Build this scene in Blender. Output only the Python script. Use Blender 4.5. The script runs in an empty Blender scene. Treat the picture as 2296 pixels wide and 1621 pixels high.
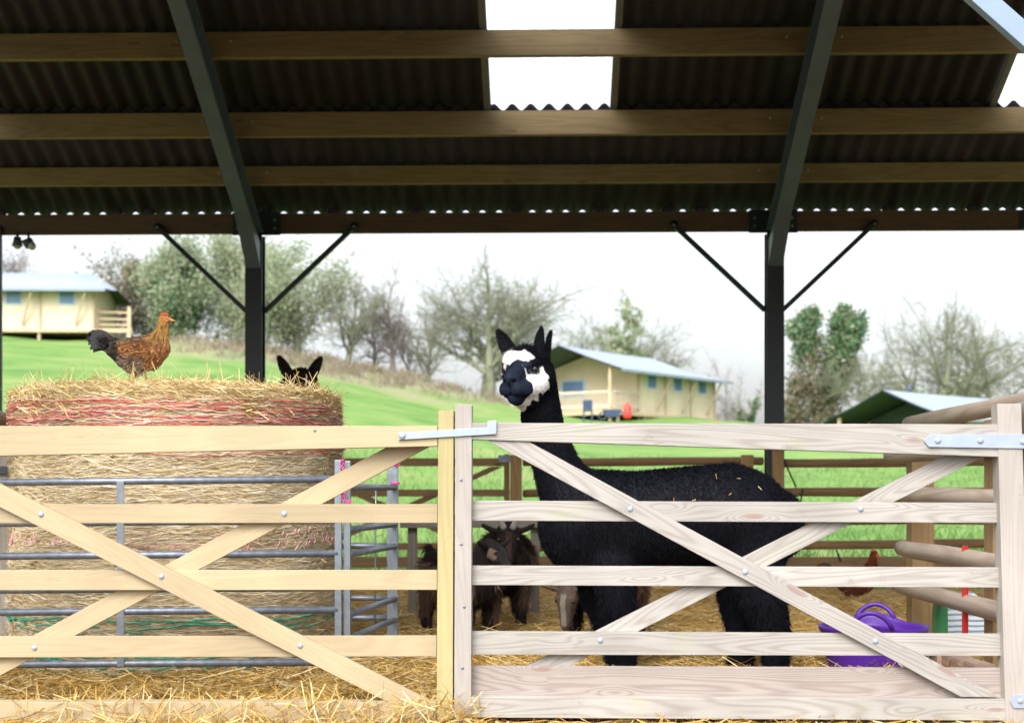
import bpy, bmesh, math, random
import numpy as np
from mathutils import Vector, Matrix, noise
R=math.radians
rng=np.random.default_rng(7); random.seed(7)
scn=bpy.context.scene
C=scn.collection
# ------------------------------------------------------------------ camera model
F=3189.0; CU=1148.0; HV=1095.0; PSI=math.atan(83/3189.0); CAMZ=.9
cP,sP=math.cos(PSI),math.sin(PSI)
def P(u,v,Y):
    a=(u-CU)/F; b=(HV-v)/F
    x=a*cP-sP; y=cP+a*sP; t=Y/y
    return Vector((x*t,Y,CAMZ+b*t))
def PX(u,v,X):
    a=(u-CU)/F; b=(HV-v)/F
    x=a*cP-sP; y=cP+a*sP; t=X/x
    return Vector((X,y*t,CAMZ+b*t))
cam=bpy.data.cameras.new('camera'); co=bpy.data.objects.new('camera',cam); C.objects.link(co)
co.location=(0,0,CAMZ); co.rotation_euler=(R(90),0,PSI)
cam.lens=50; cam.sensor_width=36; cam.shift_y=(HV-810.5)/2296; cam.clip_end=2000; cam.clip_start=.1
cam.dof.use_dof=True; cam.dof.focus_distance=5.9; cam.dof.aperture_fstop=3.3
scn.camera=co
# ------------------------------------------------------------------ world
w=bpy.data.worlds.new('World'); scn.world=w; w.use_nodes=True
nt=w.node_tree; N=nt.nodes; L=nt.links
for n in list(N): N.remove(n)
out=N.new('ShaderNodeOutputWorld'); bg=N.new('ShaderNodeBackground'); sky=N.new('ShaderNodeTexSky')
sky.sky_type='NISHITA'; sky.sun_disc=False; sky.sun_elevation=R(42); sky.sun_rotation=R(200)
sky.air_density=1.0; sky.dust_density=3.0; sky.ozone_density=1.0
hsv=N.new('ShaderNodeHueSaturation'); hsv.inputs['Saturation'].default_value=.22
L.new(sky.outputs[0],hsv.inputs['Color'])
tc=N.new('ShaderNodeTexCoord'); nz=N.new('ShaderNodeTexNoise'); nz.inputs['Scale'].default_value=2.2; nz.inputs['Detail'].default_value=5
L.new(tc.outputs['Generated'],nz.inputs['Vector'])
mr=N.new('ShaderNodeMapRange'); mr.inputs['From Min'].default_value=.3; mr.inputs['From Max'].default_value=.7; mr.inputs['To Min'].default_value=.9; mr.inputs['To Max'].default_value=1.12
L.new(nz.outputs['Fac'],mr.inputs['Value'])
mx=N.new('ShaderNodeVectorMath'); mx.operation='SCALE'
L.new(hsv.outputs[0],mx.inputs[0]); L.new(mr.outputs[0],mx.inputs['Scale'])
sxw=N.new('ShaderNodeSeparateXYZ'); L.new(tc.outputs['Generated'],sxw.inputs[0])
zr=N.new('ShaderNodeMapRange'); zr.inputs['From Min'].default_value=0; zr.inputs['From Max'].default_value=.9; zr.inputs['To Min'].default_value=.98; zr.inputs['To Max'].default_value=4.2; L.new(sxw.outputs[2],zr.inputs['Value'])
mx2=N.new('ShaderNodeVectorMath'); mx2.operation='SCALE'; L.new(mx.outputs[0],mx2.inputs[0]); L.new(zr.outputs[0],mx2.inputs['Scale'])
L.new(mx2.outputs[0],bg.inputs['Color']); bg.inputs['Strength'].default_value=.15
L.new(bg.outputs[0],out.inputs[0])
sl=bpy.data.lights.new('sun','SUN'); sl.energy=.5; sl.angle=R(25); sl.color=(1,.96,.9)
so=bpy.data.objects.new('sun',sl); C.objects.link(so)
# sun high behind the camera, slightly from the left
d=Vector((.35,.85,-.95)).normalized(); so.rotation_euler=d.to_track_quat('-Z','Y').to_euler()
scn.view_settings.view_transform='Standard'; scn.view_settings.look='None'; scn.view_settings.gamma=1
scn.view_settings.exposure=.28
scn.render.resolution_x=1024; scn.render.resolution_y=722
scn.render.engine='CYCLES'
scn.cycles.max_bounces=8; scn.cycles.diffuse_bounces=4; scn.cycles.transparent_max_bounces=8
# ------------------------------------------------------------------ object helpers
W={}
def reg(o,parent,M):
    C.objects.link(o); W[o.name]=M.copy()
    if parent is not None:
        o.parent=parent; o.matrix_parent_inverse=W[parent.name].inverted()
    o.matrix_basis=M
    return o
def tag(o,label=None,cat=None,group=None,kind=None):
    if label: o['label']=label
    if cat: o['category']=cat
    if group: o['group']=group
    if kind: o['kind']=kind
    return o
def empty(name,loc,label,cat,group=None):
    o=bpy.data.objects.new(name,None); o.empty_display_size=.1
    reg(o,None,Matrix.Translation(Vector(loc)))
    return tag(o,label,cat,group)
def mesh_np(name,v,faces,smooth=False):
    """v (n,3); faces list of (k,m) int arrays or python lists"""
    me=bpy.data.meshes.new(name)
    if isinstance(faces,np.ndarray): faces=[faces]
    if len(faces) and not isinstance(faces[0],np.ndarray):
        me.from_pydata([tuple(p) for p in v],[],[tuple(f) for f in faces])
    else:
        v=np.asarray(v,dtype=np.float32)
        nl=sum(f.size for f in faces); nf=sum(len(f) for f in faces)
        me.vertices.add(len(v)); me.vertices.foreach_set('co',v.ravel())
        me.loops.add(nl); me.loops.foreach_set('vertex_index',np.concatenate([f.ravel() for f in faces]).astype(np.int32))
        tot=np.concatenate([np.full(len(f),f.shape[1]) for f in faces]).astype(np.int32)
        st=np.concatenate([[0],np.cumsum(tot)[:-1]]).astype(np.int32)
        me.polygons.add(nf); me.polygons.foreach_set('loop_start',st)
        try: me.polygons.foreach_set('loop_total',tot)
        except Exception: pass
        me.update(calc_edges=True)
    if smooth: me.polygons.foreach_set('use_smooth',[True]*len(me.polygons))
    me.update()
    return me
def mk(name,v,faces,mat,parent=None,smooth=False,col=None):
    v=np.asarray([tuple(p) for p in v],dtype=np.float64) if not isinstance(v,np.ndarray) else v.astype(np.float64)
    c=np.array([(v[:,0].min()+v[:,0].max())/2,(v[:,1].min()+v[:,1].max())/2,v[:,2].min()])
    me=mesh_np(name,v-c,faces,smooth)
    if col is not None:
        a=me.attributes.new('col','FLOAT_COLOR','POINT')
        a.data.foreach_set('color',np.concatenate([col,np.ones((len(col),1))],1).astype(np.float32).ravel())
    me.materials.append(mat)
    o=bpy.data.objects.new(name,me)
    return reg(o,parent,Matrix.Translation(Vector(c)))
def from_bm(name,bm,mat,parent=None,smooth=False,M=None):
    me=bpy.data.meshes.new(name)
    if M is None:
        vs=[x.co for x in bm.verts]
        c=Vector(((min(p.x for p in vs)+max(p.x for p in vs))/2,(min(p.y for p in vs)+max(p.y for p in vs))/2,min(p.z for p in vs)))
        bmesh.ops.translate(bm,verts=bm.verts,vec=-c); M=Matrix.Translation(c)
    bm.normal_update(); bm.to_mesh(me); bm.free()
    if smooth: me.polygons.foreach_set('use_smooth',[True]*len(me.polygons))
    me.materials.append(mat)
    return reg(bpy.data.objects.new(name,me),parent,M)
def prism(name,poly,y0,y1,mat,parent,axis=None,bev=.002):
    """poly: list of (x,z) world; extruded y0..y1; axis (x,z) = grain direction"""
    x0,z0=poly[0]
    if axis is None: axis=(1,0)
    a=math.atan2(axis[1],axis[0])
    M=Matrix.Translation((x0,(y0),z0))@Matrix.Rotation(-a,4,'Y')
    Mi=M.inverted()
    bm=bmesh.new()
    f=[bm.verts.new(Mi@Vector((x,y0,z))) for x,z in poly]
    b=[bm.verts.new(Mi@Vector((x,y1,z))) for x,z in poly]
    n=len(poly)
    bm.faces.new(f); bm.faces.new(b[::-1])
    for i in range(n): bm.faces.new((f[i],b[i],b[(i+1)%n],f[(i+1)%n]))
    bmesh.ops.recalc_face_normals(bm,faces=bm.faces)
    if bev: bmesh.ops.bevel(bm,geom=bm.edges[:],offset=bev,segments=2,affect='EDGES',profile=.6)
    return from_bm(name,bm,mat,parent,False,M)
def gp(pts,Y):
    r=[]
    for u,v in pts:
        p=P(u,v,Y); r.append((p.x,p.z))
    return r
def beam(name,p0,p1,w,h,mat,parent,up=(0,0,1),bev=.003,w1=None,h1=None):
    """box beam p0->p1, w = across, h = along up"""
    p0=Vector(p0);p1=Vector(p1); x=(p1-p0).normalized(); up=Vector(up)
    y=up.cross(x).normalized(); z=x.cross(y)
    M=Matrix((( x.x,y.x,z.x,p0.x),(x.y,y.y,z.y,p0.y),(x.z,y.z,z.z,p0.z),(0,0,0,1)))
    Ln=(p1-p0).length; w1=w1 or w; h1=h1 or h
    bm=bmesh.new(); vs=[]
    for (X,ww,hh) in ((0,w,h),(Ln,w1,h1)):
        vs.append([bm.verts.new((X,sy*ww/2,sz*hh/2)) for sy,sz in ((-1,-1),(1,-1),(1,1),(-1,1))])
    a,b=vs
    bm.faces.new(a[::-1]); bm.faces.new(b)
    for i in range(4): bm.faces.new((a[i],a[(i+1)%4],b[(i+1)%4],b[i]))
    bmesh.ops.recalc_face_normals(bm,faces=bm.faces)
    if bev: bmesh.ops.bevel(bm,geom=bm.edges[:],offset=bev,segments=2,affect='EDGES',profile=.6)
    return from_bm(name,bm,mat,parent,False,M)
def seg_tubes(segs,sides=6,jit=0):
    """segs array (n,8): p0(3) r0 p1(3) r1 -> verts, faces"""
    s=np.asarray(segs,dtype=np.float64); n=len(s)
    p0=s[:,0:3]; r0=s[:,3]; p1=s[:,4:7]; r1=s[:,7]
    d=p1-p0; d/=np.maximum(np.linalg.norm(d,axis=1,keepdims=True),1e-9)
    a=np.where(np.abs(d[:,2:3])<.9,np.array([[0,0,1.]]),np.array([[1.,0,0]]))
    x=np.cross(a,d); x/=np.linalg.norm(x,axis=1,keepdims=True); y=np.cross(d,x)
    ang=np.arange(sides)*2*np.pi/sides
    ring=(np.cos(ang)[None,:,None]*x[:,None,:]+np.sin(ang)[None,:,None]*y[:,None,:])
    v0=p0[:,None,:]+ring*r0[:,None,None]; v1=p1[:,None,:]+ring*r1[:,None,None]
    v=np.concatenate([v0,v1],1).reshape(-1,3)
    i=np.arange(sides); j=(i+1)%sides
    q=np.stack([i,j,j+sides,i+sides],1)
    f=(q[None]+ (np.arange(n)*2*sides)[:,None,None]).reshape(-1,4)
    return v,f
def path_tube(pts,r,sides=8,closed=False,taper=None):
    pts=[Vector(p) for p in pts]; n=len(pts); v=[];f=[]
    prev=None
    for i,p in enumerate(pts):
        if closed: t=(pts[(i+1)%n]-pts[i-1])
        else: t=pts[min(i+1,n-1)]-pts[max(i-1,0)]
        t.normalize()
        if prev is None:
            a=Vector((0,0,1)) if abs(t.z)<.9 else Vector((1,0,0)); x=a.cross(t).normalized()
        else: x=(prev-t*prev.dot(t)).normalized()
        prev=x; y=t.cross(x)
        rr=r if taper is None else taper[i]
        for k in range(sides):
            an=2*math.pi*k/sides; v.append(p+(x*math.cos(an)+y*math.sin(an))*rr)
    m=n if closed else n-1
    for i in range(m):
        for k in range(sides):
            a=i*sides+k;b=i*sides+(k+1)%sides;c=((i+1)%n)*sides+(k+1)%sides;e=((i+1)%n)*sides+k
            f.append((a,b,c,e))
    if not closed:
        f.append(tuple(range(sides))[::-1]); f.append(tuple((n-1)*sides+k for k in range(sides)))
    return v,f
def tube(name,pts,r,mat,parent=None,sides=8,closed=False,taper=None):
    v,f=path_tube(pts,r,sides,closed,taper); return mk(name,v,f,mat,parent,True)
def bolt(u,v,Y,r,mat,parent,name='bolt'):
    p=P(u,v,Y); bm=bmesh.new()
    bmesh.ops.create_uvsphere(bm,u_segments=16,v_segments=8,radius=r,matrix=Matrix.Translation(p)@Matrix.Diagonal((1,.55,1,1)))
    return from_bm(name,bm,mat,parent,True)
# ------------------------------------------------------------------ materials
def newmat(name):
    m=bpy.data.materials.new(name); m.use_nodes=True; nt=m.node_tree
    return m,nt,nt.nodes,nt.links,nt.nodes['Principled BSDF']
def ramp(N,cols):
    r=N.new('ShaderNodeValToRGB'); e=r.color_ramp.elements
    while len(e)<len(cols): e.new(.5)
    for k,(p,c) in enumerate(cols): e[k].position=p; e[k].color=(*c,1)
    return r
def plain(name,c,rough=.6,metal=0,var=.12,scale=6,bump=.0,bscale=60,coat=0):
    m,nt,N,L,b=newmat(name)
    tc=N.new('ShaderNodeTexCoord'); n=N.new('ShaderNodeTexNoise'); n.inputs['Scale'].default_value=scale; n.inputs['Detail'].default_value=6
    L.new(tc.outputs['Object'],n.inputs['Vector'])
    c=Vector(c); r=ramp(N,[(.3,tuple(c*(1-var))),(.7,tuple(c*(1+var)))])
    L.new(n.outputs['Fac'],r.inputs[0]); L.new(r.outputs[0],b.inputs['Base Color'])
    b.inputs['Roughness'].default_value=rough; b.inputs['Metallic'].default_value=metal
    if bump:
        n2=N.new('ShaderNodeTexNoise'); n2.inputs['Scale'].default_value=bscale; L.new(tc.outputs['Object'],n2.inputs['Vector'])
        bp=N.new('ShaderNodeBump'); bp.inputs['Strength'].default_value=bump; bp.inputs['Distance'].default_value=.01
        L.new(n2.outputs['Fac'],bp.inputs['Height']); L.new(bp.outputs[0],b.inputs['Normal'])
    return m
def math_n(N,L,op,a,b=None,c=None):
    m=N.new('ShaderNodeMath'); m.operation=op
    for k,x in enumerate((a,b,c)):
        if x is None: continue
        if isinstance(x,(int,float)): m.inputs[k].default_value=x
        else: L.new(x,m.inputs[k])
    return m.outputs[0]
def wood(name,light,dark,knot,grain=1.0,moss=0,rough=.7,ring=26,contrast=.5,lenscale=.9,dirt=.0):
    m,nt,N,L,b=newmat(name)
    tc=N.new('ShaderNodeTexCoord'); oi=N.new('ShaderNodeObjectInfo')
    off=N.new('ShaderNodeVectorMath'); off.operation='SCALE'; off.inputs[0].default_value=(37,11,23); L.new(oi.outputs['Random'],off.inputs['Scale'])
    add=N.new('ShaderNodeVectorMath'); L.new(tc.outputs['Object'],add.inputs[0]); L.new(off.outputs[0],add.inputs[1])
    mp=N.new('ShaderNodeMapping'); mp.inputs['Scale'].default_value=(lenscale*.55,6,6); L.new(add.outputs[0],mp.inputs['Vector'])
    n=N.new('ShaderNodeTexNoise'); n.inputs['Scale'].default_value=1; n.inputs['Detail'].default_value=2.5; n.inputs['Roughness'].default_value=.45; n.inputs['Distortion'].default_value=.3
    L.new(mp.outputs[0],n.inputs['Vector'])
    # knots
    mk_=N.new('ShaderNodeMapping'); mk_.inputs['Scale'].default_value=(3.2,0,14); L.new(add.outputs[0],mk_.inputs['Vector'])
    vo=N.new('ShaderNodeTexVoronoi'); vo.inputs['Scale'].default_value=1; L.new(mk_.outputs[0],vo.inputs['Vector'])
    vd=N.new('ShaderNodeSeparateColor'); L.new(vo.outputs['Color'],vd.inputs[0])
    gate=math_n(N,L,'GREATER_THAN',vd.outputs[0],.79)
    fall=N.new('ShaderNodeMapRange'); fall.interpolation_type='SMOOTHERSTEP'; fall.inputs['From Min'].default_value=0; fall.inputs['From Max'].default_value=.5; fall.inputs['To Min'].default_value=1; fall.inputs['To Max'].default_value=0
    L.new(vo.outputs['Distance'],fall.inputs['Value'])
    kf=math_n(N,L,'MULTIPLY',fall.outputs[0],gate)
    fld=math_n(N,L,'ADD',n.outputs['Fac'],math_n(N,L,'MULTIPLY',kf,.10))
    s=math_n(N,L,'SINE',math_n(N,L,'MULTIPLY',fld,ring*6.28))
    s=math_n(N,L,'MULTIPLY_ADD',s,.5,.5)
    s=math_n(N,L,'POWER',s,1.8)
    # fine fibres
    mf=N.new('ShaderNodeMapping'); mf.inputs['Scale'].default_value=(3,160,160); L.new(add.outputs[0],mf.inputs['Vector'])
    nf=N.new('ShaderNodeTexNoise'); nf.inputs['Scale'].default_value=1; nf.inputs['Detail'].default_value=3; L.new(mf.outputs[0],nf.inputs['Vector'])
    s2=math_n(N,L,'MULTIPLY_ADD',nf.outputs['Fac'],.45,math_n(N,L,'MULTIPLY',s,contrast))
    r=ramp(N,[(.12,light),(.95,dark)]); L.new(s2,r.inputs[0])
    # tone variation along the board
    nb=N.new('ShaderNodeTexNoise'); nb.inputs['Scale'].default_value=2.2; nb.inputs['Detail'].default_value=3; L.new(add.outputs[0],nb.inputs['Vector'])
    mr=N.new('ShaderNodeMapRange'); mr.inputs['From Min'].default_value=.3; mr.inputs['From Max'].default_value=.7; mr.inputs['To Min'].default_value=.84; mr.inputs['To Max'].default_value=1.06; L.new(nb.outputs['Fac'],mr.inputs['Value'])
    # per board tone
    pb=math_n(N,L,'MULTIPLY_ADD',oi.outputs['Random'],.12,.94)
    sc=N.new('ShaderNodeVectorMath'); sc.operation='SCALE'; L.new(r.outputs[0],sc.inputs[0]); L.new(math_n(N,L,'MULTIPLY',mr.outputs[0],pb),sc.inputs['Scale'])
    mix=N.new('ShaderNodeMix'); mix.data_type='RGBA'; L.new(sc.outputs[0],mix.inputs['A']); mix.inputs['B'].default_value=(*knot,1)
    kk=N.new('ShaderNodeMapRange'); kk.inputs['From Min'].default_value=.8; kk.inputs['From Max'].default_value=.93; kk.inputs['To Max'].default_value=.75; L.new(kf,kk.inputs['Value'])
    L.new(kk.outputs[0],mix.inputs['Factor'])
    last=mix.outputs['Result']
    def blot(last,scale,lo,hi,col,amt,seed):
        nm=N.new('ShaderNodeTexNoise'); nm.inputs['Scale'].default_value=scale; nm.inputs['Detail'].default_value=6; nm.inputs['Roughness'].default_value=.65
        a2=N.new('ShaderNodeVectorMath'); a2.inputs[1].default_value=(seed,seed*2,seed*3); L.new(add.outputs[0],a2.inputs[0]); L.new(a2.outputs[0],nm.inputs['Vector'])
        m2=N.new('ShaderNodeMapRange'); m2.inputs['From Min'].default_value=lo; m2.inputs['From Max'].default_value=hi; m2.inputs['To Max'].default_value=amt; m2.interpolation_type='SMOOTHSTEP'; L.new(nm.outputs['Fac'],m2.inputs['Value'])
        mm=N.new('ShaderNodeMix'); mm.data_type='RGBA'; L.new(last,mm.inputs['A']); mm.inputs['B'].default_value=(*col,1); L.new(m2.outputs[0],mm.inputs['Factor'])
        return mm.outputs['Result']
    if moss: last=blot(last,3.5,.56,.72,(.30,.35,.15),moss,3.1)
    if dirt: last=blot(last,9,.6,.75,(.16,.12,.09),dirt,9.7)
    L.new(last,b.inputs['Base Color']); b.inputs['Roughness'].default_value=rough
    bp=N.new('ShaderNodeBump'); bp.inputs['Strength'].default_value=.25; bp.inputs['Distance'].default_value=.002; L.new(s2,bp.inputs['Height']); bp.invert=True
    L.new(bp.outputs[0],b.inputs['Normal'])
    return m
def island(name,cols,rough=.6,trans=0,spec=.3):
    m,nt,N,L,b=newmat(name)
    g=N.new('ShaderNodeNewGeometry'); n=len(cols)
    r=ramp(N,[((k+.5)/n,c) for k,c in enumerate(cols)]); L.new(g.outputs['Random Per Island'],r.inputs[0]); L.new(r.outputs[0],b.inputs['Base Color'])
    b.inputs['Roughness'].default_value=rough; b.inputs['Specular IOR Level'].default_value=spec
    if trans:
        t=N.new('ShaderNodeBsdfTranslucent'); L.new(r.outputs[0],t.inputs[0]); mx=N.new('ShaderNodeMixShader'); mx.inputs[0].default_value=trans
        L.new(b.outputs[0],mx.inputs[1]); L.new(t.outputs[0],mx.inputs[2]); L.new(mx.outputs[0],N['Material Output'].inputs[0])
    return m
def attr(name,rough=.8,spec=.25,sheen=0,jit=.0):
    m,nt,N,L,b=newmat(name)
    a=N.new('ShaderNodeAttribute'); a.attribute_name='col'; last=a.outputs['Color']
    if jit:
        g=N.new('ShaderNodeNewGeometry'); mr=N.new('ShaderNodeMapRange'); mr.inputs['To Min'].default_value=1-jit; mr.inputs['To Max'].default_value=1+jit; L.new(g.outputs['Random Per Island'],mr.inputs['Value'])
        sc=N.new('ShaderNodeVectorMath'); sc.operation='SCALE'; L.new(last,sc.inputs[0]); L.new(mr.outputs[0],sc.inputs['Scale']); last=sc.outputs[0]
    L.new(last,b.inputs['Base Color']); b.inputs['Roughness'].default_value=rough; b.inputs['Specular IOR Level'].default_value=spec
    if sheen: b.inputs['Sheen Weight'].default_value=sheen
    return m
M_left=wood('new_pine',(.42,.335,.205),(.33,.245,.13),(.27,.15,.07),ring=20,contrast=.22,dirt=.12)
M_leftstile=wood('green_treated_pine',(.42,.35,.17),(.31,.25,.10),(.24,.16,.06),ring=24,contrast=.3,dirt=.15)
M_rail=plain('pale_railing_paint',(.50,.43,.33),.8)
M_right=wood('weathered_pale_pine',(.385,.365,.335),(.255,.22,.19),(.25,.16,.13),ring=34,contrast=.45,moss=.28,dirt=.4)
M_rightst=wood('grey_pale_pine',(.36,.325,.295),(.28,.24,.21),(.24,.16,.13),ring=20,contrast=.3,dirt=.25)
M_board=wood('pink_brown_board',(.33,.285,.255),(.22,.17,.15),(.23,.14,.11),ring=40,contrast=.5,moss=.2,dirt=.2)
M_bwood=wood('brown_treated_timber',(.27,.165,.075),(.17,.10,.045),(.08,.04,.02),ring=14,contrast=.4,dirt=.3)
M_post=wood('ochre_post_timber',(.36,.23,.10),(.24,.14,.06),(.12,.06,.03),ring=14,contrast=.4,dirt=.2)
M_log=wood('grey_round_rail',(.42,.34,.27),(.27,.20,.15),(.2,.12,.09),ring=10,contrast=.4,moss=.2,dirt=.3)
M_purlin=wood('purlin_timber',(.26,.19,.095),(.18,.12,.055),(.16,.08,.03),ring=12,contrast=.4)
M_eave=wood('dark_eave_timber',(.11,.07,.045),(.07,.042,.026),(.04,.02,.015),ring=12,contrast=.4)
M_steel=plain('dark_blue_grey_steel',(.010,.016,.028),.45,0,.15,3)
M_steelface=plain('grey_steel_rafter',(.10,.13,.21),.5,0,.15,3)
M_litsteel=plain('sky_lit_frame_steel',(.22,.29,.40),.45,0,.06,3)  # front braces: frame steel with the open sky's light put into its colour
M_galv=plain('galvanised_steel',(.24,.27,.31),.38,.55,.12,25,bump=.05,bscale=80)
M_galvd=plain('weathered_galvanised_tube',(.19,.215,.26),.45,.5,.25,30,bump=.05)
M_zinc=plain('zinc_plate',(.33,.38,.46),.42,.25,.07,18)
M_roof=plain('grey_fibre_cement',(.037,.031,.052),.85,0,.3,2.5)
M_straw=island('loose_straw',[(.58,.38,.10),(.42,.24,.05),(.68,.51,.21),(.30,.17,.04),(.54,.33,.07),(.72,.60,.34)],.5,.15)
M_balestraw=island('bale_straw',[(.68,.56,.34),(.60,.46,.24),(.75,.65,.45),(.46,.33,.17),(.70,.59,.38),(.78,.70,.53)],.55,.1)
M_capstraw=island('cap_straw',[(.66,.50,.22),(.52,.36,.13),(.74,.60,.33),(.42,.28,.10),(.70,.55,.27),(.78,.67,.43)],.55,.1)
M_leaf=island('ivy_leaves',[(.06,.15,.08),(.11,.21,.08),(.18,.26,.10),(.06,.17,.10)],.5,.35)
M_leaf2=island('grey_green_spring_leaves',[(.33,.39,.23),(.40,.43,.28),(.24,.34,.19),(.43,.42,.31)],.6,.45)
M_leaf3=island('brown_ivy_leaves',[(.26,.20,.14),(.18,.21,.11),(.31,.24,.17),(.13,.18,.09)],.6,.4)
M_bark=plain('grey_green_bark',(.20,.21,.14),.9,0,.3,.8)
M_bark2=plain('pale_brown_bark',(.22,.19,.18),.9,0,.25,.8)
# ------------------------------------------------------------------ strands
def ribbons(c,d,Ln,wd,bend,K=4,wvec=None):
    n=len(c); t=np.linspace(-.5,.5,K)
    d=d/np.linalg.norm(d,axis=1,keepdims=True)
    r=rng.normal(size=(n,3)) if wvec is None else wvec
    s=np.cross(d,r); s/=np.maximum(np.linalg.norm(s,axis=1,keepdims=True),1e-6)
    b=np.cross(s,d)
    p=c[:,None]+d[:,None]*(t[None,:,None]*Ln[:,None,None])+b[:,None]*((t**2)[None,:,None]*(bend*Ln)[:,None,None])
    tw=1-.35*np.abs(2*t)**3
    o=s[:,None]*(wd[:,None]*tw[None])[:,:,None]*.5
    v=np.stack([p-o,p+o],2).reshape(-1,3)
    k=np.arange(K-1)*2; q=np.stack([k,k+1,k+3,k+2],1)
    f=(q[None]+(np.arange(n)*2*K)[:,None,None]).reshape(-1,4)
    return v,f
# =================================================================== TERRAIN
XS=np.array([-90,-29,-23.5,-18.5,-15,-11.3,-7.8,-2.8,1.5,8.7,25,90.]);ZS=np.array([9.6,9.1,9.0,8.7,8.3,7.75,6.75,5.55,4.75,4.55,3.1,2.0])
def hill(X,Y):
    X=np.asarray(X,float);Y=np.asarray(Y,float)
    pk=0
    for dx in (-3,-1.5,0,1.5,3): pk=pk+np.interp(X+dx,XS,ZS)/5
    t=np.clip((Y-13.5)/(75-13.5),0,1)
    z=pk*(t*.9+.1*t*t)
    z=z-np.clip(Y-77,0,None)*.012
    z=z+.10*np.sin(X*.5+Y*.23)*np.clip((Y-20)/30,0,1)+.05*np.sin(X*1.3-Y*.6)*np.clip((Y-20)/20,0,1)
    return z
xs=np.concatenate([np.linspace(-400,-60,15),np.linspace(-55,55,150),np.linspace(60,400,15)]); ys=np.concatenate([[-60,-20,0,3,6,9,12,12.6,13],np.linspace(13.5,85,120),np.linspace(90,600,30)])
XX,YY=np.meshgrid(xs,ys); ZZ=hill(XX,YY)
v=np.stack([XX,YY,ZZ-.02],-1).reshape(-1,3); nx=len(xs); ny=len(ys)
i,j=np.meshgrid(np.arange(nx-1),np.arange(ny-1)); a=(j*nx+i).ravel()
f=np.stack([a,a+1,a+nx+1,a+nx],1)
m,nt_,N,L,b=newmat('field_grass')
g=N.new('ShaderNodeNewGeometry'); n1=N.new('ShaderNodeTexNoise'); n1.inputs['Scale'].default_value=.35; n1.inputs['Detail'].default_value=8; n1.inputs['Roughness'].default_value=.65; L.new(g.outputs['Position'],n1.inputs['Vector'])
r1=ramp(N,[(.3,(.075,.165,.04)),(.5,(.135,.235,.06)),(.74,(.235,.26,.105))]); L.new(n1.outputs['Fac'],r1.inputs[0])
n2=N.new('ShaderNodeTexNoise'); n2.inputs['Scale'].default_value=1.5; n2.inputs['Detail'].default_value=6; n2.inputs['Roughness'].default_value=.75; L.new(g.outputs['Position'],n2.inputs['Vector'])
r2=ramp(N,[(.3,(.24,.20,.14)),(.55,(.29,.25,.17)),(.75,(.19,.23,.10))]); L.new(n2.outputs['Fac'],r2.inputs[0])
sx=N.new('ShaderNodeSeparateXYZ'); L.new(g.outputs['Position'],sx.inputs[0])
# dead-grass bank near the crest, left of centre
def mrange(src,a,b_,c=0,d_=1):
    q=N.new('ShaderNodeMapRange'); q.interpolation_type='SMOOTHSTEP'
    q.inputs['From Min'].default_value=a;q.inputs['From Max'].default_value=b_;q.inputs['To Min'].default_value=c;q.inputs['To Max'].default_value=d_; L.new(src,q.inputs['Value']); return q.outputs[0]
n3=N.new('ShaderNodeTexNoise'); n3.inputs['Scale'].default_value=.25; n3.inputs['Detail'].default_value=5; L.new(g.outputs['Position'],n3.inputs['Vector'])
yy=math_n(N,L,'ADD',sx.outputs[1],math_n(N,L,'MULTIPLY_ADD',n3.outputs['Fac'],26,-13))
mA=math_n(N,L,'MULTIPLY',mrange(yy,60,72),mrange(sx.outputs[0],-22,-17)); mA=math_n(N,L,'MULTIPLY',mA,mrange(sx.outputs[0],1,-6,0,1))
mA=math_n(N,L,'MULTIPLY',mA,.8)
mm=N.new('ShaderNodeMix'); mm.data_type='RGBA'; L.new(mA,mm.inputs['Factor']); L.new(r1.outputs[0],mm.inputs['A']); L.new(r2.outputs[0],mm.inputs['B'])
L.new(mm.outputs['Result'],b.inputs['Base Color']); b.inputs['Roughness'].default_value=.9; b.inputs['Specular IOR Level'].default_value=.1
M_grass=m
o=mk('field',v,f,M_grass,None,True); tag(o,kind='structure')
# grass blades beyond the fence
n=26000
Y=13+ (rng.random(n)**1.6)*24; X=(rng.random(n)-.5)*Y*1.0+1
c=np.stack([X,Y,hill(X,Y)+.03],1); d=rng.normal(size=(n,3))*.45+[0,0,1]
v,f=ribbons(c,d,.09+rng.random(n)*.09,.008+rng.random(n)*.008,rng.normal(size=n)*.3,3)
M_blade=island('grass_blades',[(.10,.20,.045),(.14,.24,.06),(.19,.27,.085),(.11,.21,.05)],.6,.3)
tag(mk('grass',v,f,M_blade),'short green grass growing in the field behind the barn','grass',kind='stuff')
# dead grass and brambles on the bank
n=17000
X=-20+rng.random(n)*19; Y=65+rng.random(n)*12
keep=(rng.random(n)<np.clip(1-np.abs(X+11)/10,0.06,1)*np.clip(.5+1.6*np.sin(X*1.9+Y*.7)*np.sin(X*.8-Y*.9),.1,1)*np.clip((Y-64)/8,.2,1)); X=X[keep];Y=Y[keep]; n=len(X)
c=np.stack([X,Y,hill(X,Y)+.12],1); d=rng.normal(size=(n,3))*.6+[0,0,1]
v,f=ribbons(c,d,.35+rng.random(n)*.5,.02+rng.random(n)*.03,rng.normal(size=n)*.5,3)
M_scrub=island('dead_grass',[(.24,.19,.14),(.31,.26,.17),(.19,.14,.12),(.19,.22,.10),(.27,.21,.18)],.8,.2)
tag(mk('dead_grass',v,f,M_scrub),'tan dead grass and bramble stems covering the bank on the hillside','dead grass',kind='stuff')
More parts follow.
